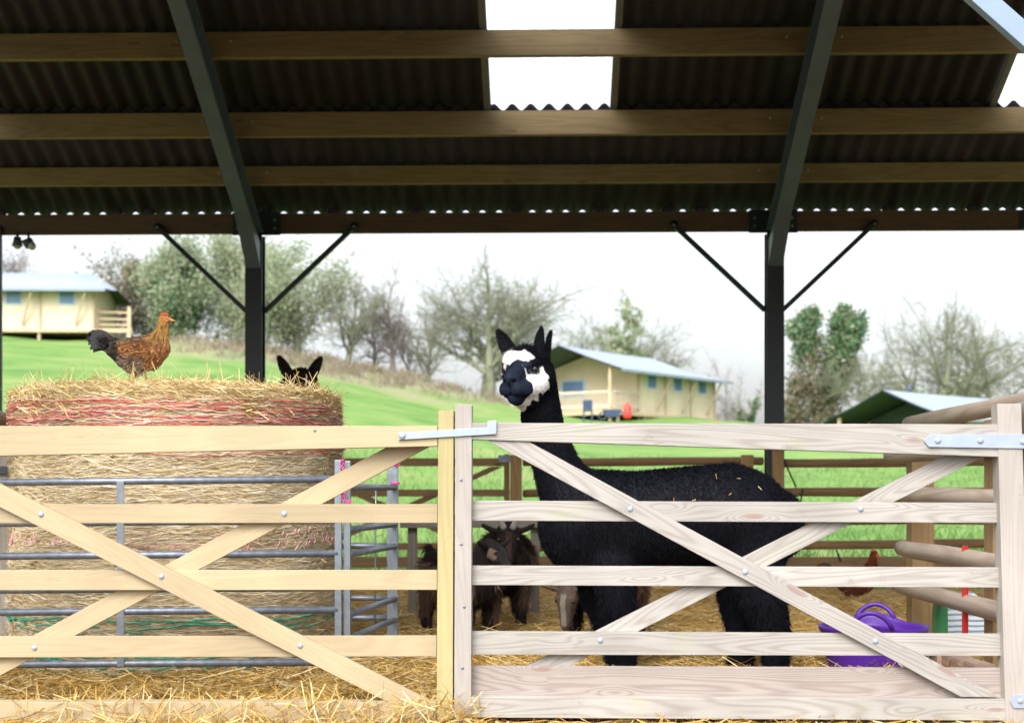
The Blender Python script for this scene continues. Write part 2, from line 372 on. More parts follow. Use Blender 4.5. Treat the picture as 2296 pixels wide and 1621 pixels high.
# barn floor and straw
m,nt_,N,L,b=newmat('straw_floor')
tc=N.new('ShaderNodeTexCoord'); n1=N.new('ShaderNodeTexNoise'); n1.inputs['Scale'].default_value=9; n1.inputs['Detail'].default_value=9; n1.inputs['Roughness'].default_value=.8; L.new(tc.outputs['Object'],n1.inputs['Vector'])
r1=ramp(N,[(.3,(.16,.09,.03)),(.5,(.40,.26,.08)),(.7,(.58,.42,.16))]); L.new(n1.outputs['Fac'],r1.inputs[0]); L.new(r1.outputs[0],b.inputs['Base Color']); b.inputs['Roughness'].default_value=.9
M_sfloor=m
xs=np.linspace(-6.6,6.6,140); ys=np.linspace(5.36,12.35,90); XX,YY=np.meshgrid(xs,ys)
def bed(X,Y): return .03+.02*np.sin(X*2.1+Y)*np.cos(Y*1.7)+.012*np.sin(X*7+3*np.sin(Y*5))
v=np.stack([XX,YY,bed(XX,YY)],-1).reshape(-1,3); nx=len(xs); i,j=np.meshgrid(np.arange(nx-1),np.arange(len(ys)-1)); a=(j*nx+i).ravel()
o=mk('barn_floor',v,np.stack([a,a+1,a+nx+1,a+nx],1),M_sfloor,None,True); tag(o,kind='structure')
M_dirt=plain('trodden_earth',(.075,.055,.04),.95,0,.4,3,bump=.4,bscale=15)
o=mk('yard',[(-30,-15,.0),(30,-15,.0),(30,5.36,.0),(-30,5.36,.0)],[(0,1,2,3)],M_dirt); tag(o,kind='structure')
def straw_bed(n,x0,x1,y0,y1,lmin,lmax,wmin,wmax,zj,power=1.0,elev=.18):
    Y=y0+(rng.random(n)**power)*(y1-y0); X=x0+rng.random(n)*(x1-x0)
    az=rng.random(n)*2*np.pi; el=rng.normal(size=n)*elev
    d=np.stack([np.cos(az)*np.cos(el),np.sin(az)*np.cos(el),np.sin(el)],1)
    Ln=lmin+rng.random(n)*(lmax-lmin)
    z=bed(X,Y)+rng.random(n)*zj+np.abs(np.sin(el))*Ln*.4
    return ribbons(np.stack([X,Y,z],1),d,Ln,wmin+rng.random(n)*(wmax-wmin),rng.normal(size=n)*.25,4)
va=[];fa=[];o_=0
for args in ((46000,-3.2,2.6,5.4,12.3,.07,.22,.003,.006,.045,1.5),(11000,-3.0,2.3,5.36,6.6,.07,.22,.0025,.0055,.045,1.2,.16),(9000,-6,6,9,12.3,.1,.2,.004,.007,.05)):
    v,f=straw_bed(*args); va.append(v);fa.append(f+o_);o_+=len(v)
# straw spilling past the left gate
n=1500; X=-2.0+rng.random(n)**.7*1.75; Y=5.2+rng.random(n)*.2; el=rng.normal(size=n)*.7; az=rng.random(n)*6.28
d=np.stack([np.cos(az)*np.cos(el),.5*np.sin(az)*np.cos(el),np.sin(el)],1)
c=np.stack([X,Y,.02+rng.random(n)**2*.10],1)
v,f=ribbons(c,d,.06+rng.random(n)*.13,.0025+rng.random(n)*.003,rng.normal(size=n)*.3,4); va.append(v);fa.append(f+o_);o_+=len(v)
n=3500; X=-2.6+rng.random(n)*5; Y=5.0+rng.random(n)*.35; az=rng.random(n)*6.28; el=rng.normal(size=n)*.2
d=np.stack([np.cos(az)*np.cos(el),np.sin(az)*np.cos(el),np.sin(el)],1)
v,f=ribbons(np.stack([X,Y,.01+rng.random(n)*.03],1),d,.08+rng.random(n)*.14,.003+rng.random(n)*.003,rng.normal(size=n)*.3,4); va.append(v);fa.append(f+o_);o_+=len(v)
tag(mk('straw_bedding',np.concatenate(va),np.concatenate(fa),M_straw),'golden loose straw bedding spread over the pen floor','straw',kind='stuff')
# =================================================================== BARN
ED=12.4; TP=1617/3189.0; EZ=CAMZ+2.43; RY=8.95
barn=empty('barn',(0,RY,0),'open sided barn with dark corrugated roof on dark steel posts over the animal pen','barn')
AMP=.0275; PITCH=.146
def roofz(Y): return EZ+TP*(ED-Y) if Y>=RY else EZ+TP*(ED-RY)-TP*(RY-Y)
def corr(x0,x1,Y0,Y1,dz,name,mat,parent=barn,step=8,th=.006):
    n=int(round((x1-x0)/PITCH*step))+1; xs=np.linspace(x0,x1,n); zz=AMP*np.cos(xs/PITCH*2*np.pi)
    rows=[]
    for Yv in (Y0,Y1): rows.append(np.stack([xs,np.full(n,Yv),roofz(Yv)+dz+zz],1))
    top=[r+[0,0,th] for r in rows]
    v=np.concatenate(rows+top); a=np.arange(n-1)
    f=[np.stack([a,a+1,a+n+1,a+n],1)[:,::-1],np.stack([a,a+1,a+n+1,a+n],1)+2*n,
       np.stack([a,a+1,a+1+2*n,a+2*n],1),np.stack([a+n,a+1+n,a+1+3*n,a+3*n],1)[:,::-1]]
    return mk(name,v,np.concatenate(f),mat,parent,True)
SKY=[(-5.55,-4.55),(-.46,.483),(3.52,4.5)]
LAP=11.40
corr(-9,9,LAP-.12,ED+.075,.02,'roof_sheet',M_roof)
x=-9
edges=[-9]+[e for s in SKY for e in s]+[9]
m,nt_,N,L,b=newmat('clear_rooflight')
t=N.new('ShaderNodeBsdfTranslucent'); t.inputs[0].default_value=(.92,.95,.95,1); tr=N.new('ShaderNodeBsdfTransparent'); mxs=N.new('ShaderNodeMixShader'); mxs.inputs[0].default_value=.7
L.new(t.outputs[0],mxs.inputs[1]); L.new(tr.outputs[0],mxs.inputs[2]); L.new(mxs.outputs[0],N['Material Output'].inputs[0]); M_rl=m
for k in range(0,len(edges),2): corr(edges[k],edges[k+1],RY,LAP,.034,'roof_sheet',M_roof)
for s in SKY: corr(s[0]+.002,s[1]-.002,RY,LAP+.1,.05,'rooflight',M_rl,th=.002)
# front slope
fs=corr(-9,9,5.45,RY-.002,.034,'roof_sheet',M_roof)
# flat verge flashings either side of the rooflights
M_flash=plain('grey_flashing',(.16,.17,.16),.6)
for s in SKY:
    for e,sg in ((s[0],-1),(s[1],1)):
        beam('flashing',(e+sg*.03,RY,roofz(RY)+.005),(e+sg*.03,LAP-.02,roofz(LAP-.02)+.005),.05,.006,M_flash,barn,bev=0)
# purlins  (v of bottom front edge, v of top)
for k,(vb,hh) in enumerate(((-62,.19),(124,.19),(302,.19),(410,.15))):
    lo,hi=9.0,12.6
    for _ in range(40):
        Yp=(lo+hi)/2; zb=roofz(Yp)-.015-hh; vv=HV-F*(zb-CAMZ)/(Yp-.035)
        if vv<vb: lo=Yp
        else: hi=Yp
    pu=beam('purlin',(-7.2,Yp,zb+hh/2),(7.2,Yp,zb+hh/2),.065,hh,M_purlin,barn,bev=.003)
    for X_ in (-2.555,1.94):
        for sg in (-1,1):
            bm=bmesh.new(); bmesh.ops.create_uvsphere(bm,u_segments=8,v_segments=6,radius=.011,matrix=Matrix.Translation((X_+sg*.2,Yp-.036,zb+hh*.62))); from_bm('bolt',bm,M_zinc,pu,True)
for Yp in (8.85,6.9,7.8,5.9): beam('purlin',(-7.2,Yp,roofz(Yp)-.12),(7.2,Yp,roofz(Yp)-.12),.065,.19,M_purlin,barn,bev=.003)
zt=roofz(ED)+.02-AMP-.02
zb=CAMZ+(HV-522)/F*ED
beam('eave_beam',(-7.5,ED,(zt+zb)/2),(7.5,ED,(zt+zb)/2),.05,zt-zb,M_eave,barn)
beam('eave_beam',(-7.5,5.55,3.25),(7.5,5.55,3.25),.05,.2,M_eave,barn)
for k_c in (-33,-26,-24,-17,-13,-8,-2,3,7,9,14,20,25,29):  # blobs added to block the daylight dots at some crests
    xc=k_c*PITCH; bm=bmesh.new(); bmesh.ops.create_icosphere(bm,subdivisions=2,radius=1,matrix=Matrix.Translation((xc+.004*(k_c%3),ED,zt+.022))@Matrix.Diagonal((.05,.026,.034,1))); from_bm('eave_light_blocker',bm,M_roof,barn,True)
PXS=[-7.05,-2.555,1.94,6.435]
def ibeam(name,p0,p1,fw,hh,mat,parent,up):
    """I section"""
    p0=Vector(p0);p1=Vector(p1); x=(p1-p0).normalized(); up=Vector(up); y=up.cross(x).normalized(); z=x.cross(y)
    bm=bmesh.new(); t=.012; a=fw/2; h=hh/2
    prof=[(-a,-h),(a,-h),(a,-h+t),(t/2,-h+t),(t/2,h-t),(a,h-t),(a,h),(-a,h),(-a,h-t),(-t/2,h-t),(-t/2,-h+t),(-a,-h+t)]
    A=[bm.verts.new(p0+y*c+z*d_) for c,d_ in prof]; B=[bm.verts.new(p1+y*c+z*d_) for c,d_ in prof]
    n=len(prof); bm.faces.new(A); bm.faces.new(B[::-1])
    for i in range(n): bm.faces.new((A[i],A[(i+1)%n],B[(i+1)%n],B[i]))
    bmesh.ops.recalc_face_normals(bm,faces=bm.faces)
    return from_bm(name,bm,mat,parent)
RD=.22
for X in PXS:
    # back post, rafter with haunch
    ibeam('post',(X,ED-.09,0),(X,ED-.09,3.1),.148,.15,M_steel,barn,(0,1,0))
    o0=.45-RD/2
    for (Ya,Yb) in ((ED-.1,RY),(5.6,RY)):
        za=roofz(Ya)-o0; zb_=roofz(Yb)-o0
        ibeam('rafter',(X,Ya,za),(X,Yb,zb_),.125,RD,M_steelface,barn,(0,0,1))
    # haunch plate
    bm=bmesh.new()
    y0=ED-.163; pts=[(y0,roofz(y0)-.45-.16),(y0-.52,roofz(y0-.52)-.452),(y0,roofz(y0)-.40)]
    A=[bm.verts.new((X-.062,a_,b_)) for a_,b_ in pts];B=[bm.verts.new((X+.062,a_,b_)) for a_,b_ in pts]
    bm.faces.new(A);bm.faces.new(B[::-1])
    for i in range(3): bm.faces.new((A[i],B[i],B[(i+1)%3],A[(i+1)%3]))
    bmesh.ops.recalc_face_normals(bm,faces=bm.faces)
    from_bm('haunch',bm,M_steelface,barn)
    beam('bracket',(X-.21,ED-.035,3.25-.04),(X+.21,ED-.035,3.25-.04),.012,.2,M_steel,barn)
    for sg in (-1,1):
        for dz in (0,.07):
            bm=bmesh.new(); bmesh.ops.create_uvsphere(bm,u_segments=8,v_segments=6,radius=.013,matrix=Matrix.Translation((X+sg*.16,ED-.044,3.17+dz))); from_bm('bolt',bm,M_galv,barn,True)
        # knee brace at the back
        a_=(X+sg*.075,ED-.06,CAMZ+(HV-700)/257); b_=(X+sg*.86,ED-.06,CAMZ+(HV-510)/257)
        beam('knee_brace',a_,b_,.012 if 0 else .045,.04,M_steel,barn)
        b2=Vector(b_); bm=bmesh.new(); bmesh.ops.create_cone(bm,cap_ends=True,segments=12,radius1=.035,radius2=.035,depth=.05,matrix=Matrix.Translation(b2)@Matrix.Rotation(R(90),4,'X')); from_bm('brace_end',bm,M_steel,barn,True)
        bm=bmesh.new(); bmesh.ops.create_uvsphere(bm,u_segments=8,v_segments=6,radius=.011,matrix=Matrix.Translation(b2-Vector((0,.03,0)))); from_bm('bolt',bm,M_galv,barn,True)
    XF=X+.06 if X>0 else X
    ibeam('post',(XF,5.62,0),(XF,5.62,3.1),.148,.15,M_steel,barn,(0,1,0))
    if X>0:
        for sg in (-1,1):
            beam('knee_brace',(X+sg*.02,5.52,CAMZ+(HV-150)/572),(X+sg*.85,5.52,CAMZ+(HV-150)/572+.745),.05,.078,M_litsteel,barn)
# intermediate bracket plates and slim left post
Xl=P(3,700,ED).x; Xr=P(2292,500,ED).x
beam('post',(Xl-.02,ED-.045,0),(Xl-.02,ED-.045,3.2),.08,.04,M_steel,barn,up=(0,1,0))
beam('bracket',(Xr-.03,ED-.035,3.22),(Xr+.2,ED-.035,3.22),.012,.16,M_steel,barn)
# floodlights
fl=empty('floodlight',P(48,530,ED-.05),'small twin security floodlight with two dark round heads hanging under the eave beam','floodlight')
M_lamp=plain('dark_lamp_housing',(.05,.07,.10),.4); M_lens=plain('grey_lamp_lens',(.45,.48,.45),.3)
for (u,v,du) in ((39,541,0),(64,543,8)):
    tube('lamp_arm',[P(u,521,ED-.05),P(u,538,ED-.05)],.012,M_lamp,fl)
    p=P(u,v+1,ED-.06); bm=bmesh.new(); bmesh.ops.create_cone(bm,cap_ends=True,segments=16,radius1=.045,radius2=.03,depth=.08,matrix=Matrix.Translation(p)@Matrix.Rotation(R(60 if du else 0),4,'Y'))
    hd=from_bm('lamp_head',bm,M_lamp,fl,True)
    bm=bmesh.new(); bmesh.ops.create_uvsphere(bm,u_segments=12,v_segments=8,radius=.038,matrix=Matrix.Translation(p+Vector((.03 if du else 0,0,-.03)))); from_bm('lens',bm,M_lens,hd,True)
# =================================================================== FRONT GATES
G=5.30
YB=(G-.026,G-.0025); YRr=(G,G+.028); YK=(G+.0305,G+.055); YT=(G-.035,G+.035); YS=(G-.038,G+.038)
def rail(parent,u0,u1,t0,t1,b0,b1,mat,yy=YRr,name='rail'):
    poly=gp([(u0,b0),(u1,b1),(u1,t1),(u0,t0)],yy[0])
    ax=(poly[1][0]-poly[0][0],poly[1][1]-poly[0][1])
    return prism(name,poly,yy[0],yy[1],mat,parent,ax)
def brace(parent,pts,yy,mat):
    poly=gp(pts,yy[0]); a=poly[0];b_=poly[3]
    return prism('brace',poly,yy[0],yy[1],mat,parent,(b_[0]-a[0],b_[1]-a[1]))
b0=P(1640,1620,G)
RG=empty('field_gate',(b0.x,G,0),'pale weathered wooden gate with a wide pink brown kick board standing before the black alpaca','gate','wooden pen gates')
rail(RG,1057,2242,948,951,985,1024,M_right,YT,'top_rail')
rail(RG,1057,2243,1122,1127,1167,1172,M_right); rail(RG,1056,2246,1268,1272,1311,1317,M_right); rail(RG,1055,2250,1415,1421,1467,1470,M_right)
rail(RG,1054,2254,1492,1497,1559,1565,M_board,(G+.012,G+.03),'kick_board')
rail(RG,1054,2262,1562,1567,1608,1615,M_right,YT,'bottom_rail')
brace(RG,[(1093,987),(1187,991),(2243,1562),(2155,1562)],YB,M_right)
brace(RG,[(2118,1022),(2205,1024),(1262,1500),(1166,1500)],YK,M_right)
prism('stile',gp([(1018,1655),(1056,1655),(1058,908),(1021,905)],YS[0]),YS[0],YS[1],M_rightst,RG,(0,1))
prism('stile',gp([(2256,1655),(2314,1655),(2290,905),(2236,905)],YS[0]),YS[0],YS[1],M_rightst,RG,(0,1))
for u,v in ((1413,1141),(1671,1282),(1963,1437)): bolt(u,v,YB[0],.011,M_zinc,RG)
for u,v in ((1930,1141),(1346,1435)): bolt(u,v,YRr[0],.011,M_zinc,RG)
for u,v in ((1034,1076),(1034,1220),(1041,1360),(1037,1497)): bolt(u,v,YS[0]-.0,.006,M_galvd,RG,'screw')
h=prism('hinge_strap',gp([(2072,988),(2083,1002),(2340,1006),(2340,973),(2084,974)],YS[0]-.006),YS[0]-.006,YS[0]-.001,M_zinc,RG,None,.0008)
for u,v in ((2103,988),(2198,988),(2294,990)): bolt(u,v,YS[0]-.006,.012,M_zinc,h)
h=prism('hinge_strap',gp([(2265,1571),(2273,1587),(2340,1588),(2340,1556),(2273,1557)],YS[0]-.006),YS[0]-.006,YS[0]-.001,M_zinc,RG,None,.0008)
bolt(2288,1571,YS[0]-.006,.011,M_zinc,h)
pg=P(2350,1500,G)
gpost=prism('gate_post',gp([(2318,1660),(2400,1660),(2400,900),(2294,900)],G),G-.03,G+.1,M_rightst,None,(0,1),.004)
tag(gpost,'pale grey square gate post at the right edge beside the hinges','post')
LG=empty('field_gate',(P(360,1600,G).x,G,0),'new yellowish pine gate in front of the straw bale and metal hurdles','gate','wooden pen gates')
rail(LG,-275,981,955,955,1028,1000,M_left,YT,'top_rail')
rail(LG,-275,981,1130,1130,1173,1172,M_left); rail(LG,-275,980,1278,1278,1323,1322,M_left); rail(LG,-275,979,1427,1425,1474,1471,M_left)
rail(LG,-275,978,1574,1572,1620,1619,M_left,YT,'bottom_rail')
brace(LG,[(-221,1026),(-117,1026),(967,1571),(865,1571)],YB,M_left)
brace(LG,[(871,1000),(965,1000),(-113,1574),(-207,1574)],YK,M_left)
prism('stile',gp([(979,1612),(1015,1612),(1017,920),(983,920)],YS[0]),YS[0],YS[1],M_leftstile,LG,(0,1))
prism('stile',gp([(-330,1612),(-277,1612),(-277,905),(-330,905)],YS[0]),YS[0],YS[1],M_leftstile,LG,(0,1))
for u,v in ((92,1153),(362,1292),(673,1447)): bolt(u,v,YB[0],.011,M_zinc,LG)
for u,v in ((637,1152),(77,1452)): bolt(u,v,YRr[0],.011,M_zinc,LG)
for u,v in ((1004,1203),(984,1303),(706,965)): bolt(u,v,YS[0]+.003,.006,M_galvd,LG,'screw')
lt=prism('gate_latch',gp([(893,986),(1113,973),(1113,942),(1093,944),(1092,958),(893,970)],YS[0]-.008),YS[0]-.008,YS[0]-.002,M_zinc,None,(1,.06),.0008)
tag(lt,'galvanised throw over latch strap joining the two front gates','latch')
bolt(902,977,YS[0]-.008,.013,M_zinc,lt)
# =================================================================== BACK GATE + FENCES
YBK=12.28
bgx=P(890,1300,YBK)
BG=empty('field_gate',(bgx.x,YBK,0),'brown wooden gate with crossed braces at the back of the pen, left of the goats','gate','wooden pen gates')
for t,bb in ((1027,1045),(1097,1113),(1152,1166),(1217,1232),(1248,1272)):
    rail(BG,650,1130,t,t,bb,bb,M_bwood,(YBK,YBK+.03))
brace(BG,[(650,1046),(678,1046),(1130,1246),(1095,1246)],(YBK-.025,YBK-.002),M_bwood)
brace(BG,[(1100,1046),(1128,1046),(690,1246),(655,1246)],(YBK+.032,YBK+.056),M_bwood)
for u in (640,1130): prism('stile',gp([(u,1300),(u+12,1300),(u+12,1018),(u,1018)],YBK-.03),YBK-.03,YBK+.035,M_bwood,BG,(0,1))
prism('hinge_strap',gp([(1117,1036),(1165,1036),(1165,1022),(1117,1020)],YBK-.05),YBK-.05,YBK-.045,M_galvd,BG,None,.0005)
def round_rail(name,p0,p1,r,mat,parent):
    p0=Vector(p0);p1=Vector(p1); n=14; pts=[];tp=[]
    for k in range(n):
        t=k/(n-1); pts.append(p0.lerp(p1,t)+Vector((0,0,.004*math.sin(5*t+p0.z*9)))); tp.append(r*(.97+.05*math.sin(t*9+p0.z*20)))
    dd=(p1-p0).normalized()
    pts=[p0-dd*r*.0+dd*.0]+pts[1:-1]+[p1]; tp[0]=r*.55; tp.insert(1,r*.92); pts.insert(1,p0+dd*r*.25); tp[-1]=r*.6; pts.insert(len(pts)-1,p1-dd*r*.25); tp.insert(len(tp)-1,r*.93)
    # orient mesh so local X follows the log
    q=dd.to_track_quat('X','Z').to_matrix().to_4x4(); M=Matrix.Translation(p0)@q; Mi=M.inverted()
    v,f=path_tube([Mi@a for a in pts],r,14,False,tp)
    me=mesh_np(name,v,f,True); me.materials.append(mat)
    return reg(bpy.data.objects.new(name,me),parent,M)
def xz(u,v,Y): p=P(u,v,Y); return p
FC=empty('rail_fence',(P(1400,1300,YBK).x,YBK,0),'brown rail fence right behind the black alpaca, next to the brown back gate','fence','pen rail fences')
for v in (1036,1106,1166,1226): round_rail('rail',P(1172,v,YBK),P(1712,v-2,YBK),.038,M_bwood,FC)
beam('base_board',P(1172,1262,YBK),P(1712,1262,YBK),.03,.12,M_bwood,FC)
for u in (1157,1675): beam('post',P(u,1020,YBK-.05)*1, Vector((P(u,1020,YBK-.05).x,YBK-.05,0)),.1,.1,M_post,FC,up=(0,1,0))
FR=empty('rail_fence',(P(1950,1300,YBK).x,YBK,0),'brown round rail fence at the back of the pen right of the steel post','fence','pen rail fences')
for v in (1038,1104,1168,1221): round_rail('rail',P(1745,v,YBK),P(2330,v-3,YBK),.041,M_bwood,FR)
beam('base_board',P(1745,1264,YBK),P(2330,1262,YBK),.03,.12,M_bwood,FR)
for u in (1743,2320): beam('post',P(u,1010,YBK-.06), Vector((P(u,1010,YBK-.06).x,YBK-.06,0)),.095,.1,M_post,FR,up=(0,1,0))
for (a_,b_) in (((1757,1030),(1785,1092)),((1790,1160),(1800,1095)),((1875,1232),(1885,1258))):
    tube('wire_tie',[P(a_[0],a_[1],YBK-.08),P(b_[0],b_[1],YBK-.07)],.008,M_steel,FR,6)
FL=empty('rail_fence',(P(300,1300,YBK).x,YBK,0),'brown rail fence at the back of the pen hidden behind the straw bale','fence','pen rail fences')
for v in (1036,1106,1166,1226): round_rail('rail',P(-150,v,YBK),P(632,v-2,YBK),.038,M_bwood,FL)
for u in (-120,270,625): beam('post',P(u,1020,YBK-.05), Vector((P(u,1020,YBK-.05).x,YBK-.05,0)),.1,.1,M_post,FL,up=(0,1,0))
# right side fence, rails run in depth
SX=1.93
SF=empty('side_fence',(2.03,7,0),'side fence of thick round grey rails on ochre posts right of the pen','fence','pen side fences')
round_rail('rail',(2.02,8.05,1.262),(2.02,5.36,1.262),.045,M_log,SF)
for z,Ye in ((1.085,8.1),(.862,8.0),(.575,7.85),(.372,7.95)): round_rail('rail',(SX,Ye,z),(SX,5.36,z-.004),.046,M_log,SF)
beam('post',(2.085,8.05,0),(2.085,8.05,1.21),.125,.125,M_post,SF,up=(0,1,0))
beam('post',(2.0+.04,6.45,0),(2.0+.04,6.45,1.21),.13,.13,M_post,SF,up=(0,1,0))
SL=empty('side_fence',(-2.93,7,0),'weathered grey post and rail with a dark strap at the left edge behind the bale','fence','pen side fences')
round_rail('rail',(-2.84,7.45,1.262),(-2.84,5.36,1.262),.04,M_log,SL)
M_gpost=wood('grey_weathered_timber',(.25,.22,.18),(.15,.13,.10),(.08,.06,.05),ring=14,contrast=.4)
beam('post',(-3.02,7.75,0),(-3.02,7.75,1.2),.2,.12,M_gpost,SL,up=(0,1,0))
beam('strap',(-3.14,7.67,1.0),(-2.9,7.67,1.0),.006,.045,M_steel,SL)
# grey perch plank between the goats and the back gate
PL=empty('perch_bench',P(1060,1400,9.6),'narrow grey weathered plank bench standing behind the horned goat','bench')
PL.location.z=0; W[PL.name]=Matrix.Translation(PL.location)
beam('plank',P(900,1175,9.6),P(1226,1174,9.6),.22,.045,M_gpost,PL)
for u in (925,1200): beam('leg',(P(u,1180,9.6).x,9.6,0),(P(u,1180,9.6).x,9.6,P(u,1180,9.6).z),.06,.06,M_gpost,PL,up=(0,1,0))
# brick kerb under the side rails
va=[]
kb=bmesh.new()
for k in range(16):
    y=7.75-k*.17; x=1.86+.008*math.sin(k*3)
    bmesh.ops.create_cube(kb,size=1,matrix=Matrix.Translation((x,y,.06))@Matrix.Rotation(.03*math.sin(k*5),4,'Z')@Matrix.Diagonal((.10,.162,.17,1)))
bmesh.ops.bevel(kb,geom=kb.edges[:],offset=.006,segments=2,affect='EDGES')
tag(from_bm('kerb',kb,plain('pinkish_brick_block',(.36,.25,.19),.85,0,.2,8,bump=.3)),kind='structure')
# =================================================================== HURDLES
def hurdle(name_label,p0,p1,zs,r,mids,group='galvanised hurdles',top=1.03,rise=0,noend=False):
    p0=Vector(p0);p1=Vector(p1); c=(p0+p1)/2
    o=empty('metal_hurdle',(c.x,c.y,0),name_label,'hurdle',group)
    for z in zs:
        a=Vector((p0.x,p0.y,z)); b_=Vector((p1.x,p1.y,z+rise)); tube('rail',[a,a.lerp(b_,.5),b_],r,M_galvd,o,12)
    for k,(p,t) in enumerate(((p0,top),(p1,top+rise))):
        beam('upright',(p.x,p.y,.03),(p.x,p.y,t),.03,.028,M_galv,o,up=(0,1,0),bev=.002)
    for f_ in mids:
        q=p0.lerp(p1,f_); beam('flat_bar',(q.x,q.y-.018,zs[-1]),(q.x,q.y-.018,zs[0]+rise*f_),.032,.006,M_galv,o,up=(0,1,0),bev=.001)
    return o
HY=6.2
def hz(v,u=360): return P(u,v,HY).z
h1=hurdle('galvanised sheep hurdle of long round bars across the front of the straw bale',(P(-260,1200,HY).x,HY,0),(P(759,1200,HY).x,HY,0),[hz(v) for v in (1084,1176,1250,1326,1376,1493)],.016,[(275+260)/1019.],top=hz(1037)-.01,rise=.02)
xh=P(777,1200,HY).x; xf=P(886,1200,7.15).x
h2=hurdle('galvanised hurdle running away from the gate at the right end of the bale',(xh,HY+.02,0),(xf,7.15,0),[.905,.72,.61,.46,.345,.24],.015,[],top=1.02)
h3=hurdle('short galvanised hurdle standing behind the right end of the bale',(xf-.03,7.2,0),(xf-.36,7.2,0),[.905,.61,.345,.245],.014,[],top=1.0)
tube('wire',[P(843,1082,6.85),P(842,1200,6.85),P(840,1420,6.85)],.004,M_galv,h2,6)
M_twine=plain('pink_baler_twine',(.75,.06,.30),.6)
def twine(loc_label,pts,r=.0035):
    o=tube('baler_twine',pts,r,M_twine,None,6); return tag(o,loc_label,'twine','pink twine ties')
pts=[]
for k in range(40):
    t=k/39; pts.append(P(767+5*math.sin(k*1.9)+3*t,1030+92*t+4*math.sin(k*2.7),HY-.03+.012*math.cos(k*1.9)))
pts+= [P(780,1124,HY-.03),P(790,1122,HY-.02),P(786,1128,HY-.03),P(776,1127,HY-.03)]
twine('long bright pink twine hanging down the double upright at the right end of the bale',pts,.003)
pts=[P(889+7*math.cos(k*.9),1040+7*math.sin(k*.9)-k*.4,7.12+.01*math.sin(k)) for k in range(26)]
twine('dark pink twine knotted round the top of the far hurdle upright',pts,.003)
pts=[P(886+9*math.cos(k*.8),1083+1.2*math.sin(k*.33),7.14-.025*math.sin(k*.8)) for k in range(30)]
twine('pink twine wrapped round the far hurdle upright at its upper bar',pts,.004)
# =================================================================== BALE
BC=P(401,1200,7.15); BR=.80; BH=1.36
bale=empty('straw_bale',(BC.x,BC.y,0),'big round straw bale standing on end, wrapped in red and green netting','straw bale')
nphi,nz_=160,40; v=[];f=[]
for k in range(nz_+1):
    z=BH*k/nz_
    for i_ in range(nphi):
        a=2*math.pi*i_/nphi; e=min(z,BH-z); rr=BR-.02-.04*max(0,1-e/.06)**2+.03*noise.noise((math.cos(a)*3,math.sin(a)*3,z*4))
        v.append((BC.x+rr*math.cos(a),BC.y+rr*math.sin(a),z))
for k in range(nz_):
    for i_ in range(nphi):
        a=k*nphi+i_; b_=k*nphi+(i_+1)%nphi; f.append((a,b_,b_+nphi,a+nphi))
# domed top of loose straw
base=nz_*nphi; nr=10
def mound(rf,a): return .045*math.sqrt(max(0,1-rf**8))*(.85+.35*noise.noise((math.cos(a)*rf*3+5,math.sin(a)*rf*3,.3)))
for q in range(1,nr+1):
    rf=1-q/(nr+.0)
    for i_ in range(nphi):
        a=2*math.pi*i_/nphi; rr=(BR-.08)*rf; v.append((BC.x+rr*math.cos(a),BC.y+rr*math.sin(a),BH+mound(rf,a)))
for q in range(nr):
    for i_ in range(nphi):
        a=base+q*nphi+i_; b_=base+q*nphi+(i_+1)%nphi; f.append((a,b_,b_+nphi,a+nphi))
m,nt_,N,L,b=newmat('bale_core')
tc=N.new('ShaderNodeTexCoord'); mp=N.new('ShaderNodeMapping'); mp.inputs['Scale'].default_value=(6,6,30); L.new(tc.outputs['Object'],mp.inputs['Vector'])
n1=N.new('ShaderNodeTexNoise'); n1.inputs['Scale'].default_value=2; n1.inputs['Detail'].default_value=8; n1.inputs['Roughness'].default_value=.75; L.new(mp.outputs[0],n1.inputs['Vector'])
r1=ramp(N,[(.3,(.36,.25,.13)),(.5,(.60,.47,.27)),(.7,(.72,.61,.42))]); L.new(n1.outputs['Fac'],r1.inputs[0]); L.new(r1.outputs[0],b.inputs['Base Color']); b.inputs['Roughness'].default_value=.9
core=mk('straw_core',v,f,m,bale,True)
n=56000
ph=rng.random(n)*2*np.pi; z=rng.random(n)*BH; el=rng.normal(size=n)*.22; outw=rng.normal(size=n)*.08
tx=np.stack([-np.sin(ph),np.cos(ph),np.zeros(n)],1); nr_=np.stack([np.cos(ph),np.sin(ph),np.zeros(n)],1)
e=np.minimum(z,BH-z); rr=BR-.012-.035*np.clip(1-e/.06,0,1)**2+rng.random(n)*.02+.03*np.array([noise.noise((math.cos(a_)*3,math.sin(a_)*3,z_*4)) for a_,z_ in zip(ph,z)])
c=np.stack([BC.x+rr*np.cos(ph),BC.y+rr*np.sin(ph),z],1)
d=tx*np.cos(el)[:,None]+np.array([[0,0,1]])*np.sin(el)[:,None]+nr_*outw[:,None]
v1,f1=ribbons(c,d,.04+rng.random(n)*.11,.0014+rng.random(n)*.0024,rng.normal(size=n)*.15,4,wvec=nr_+rng.normal(size=(n,3))*.4)
# curve: make strands hug the surface
tag(mk('surface_straw',v1,f1,M_balestraw,bale),kind='stuff')
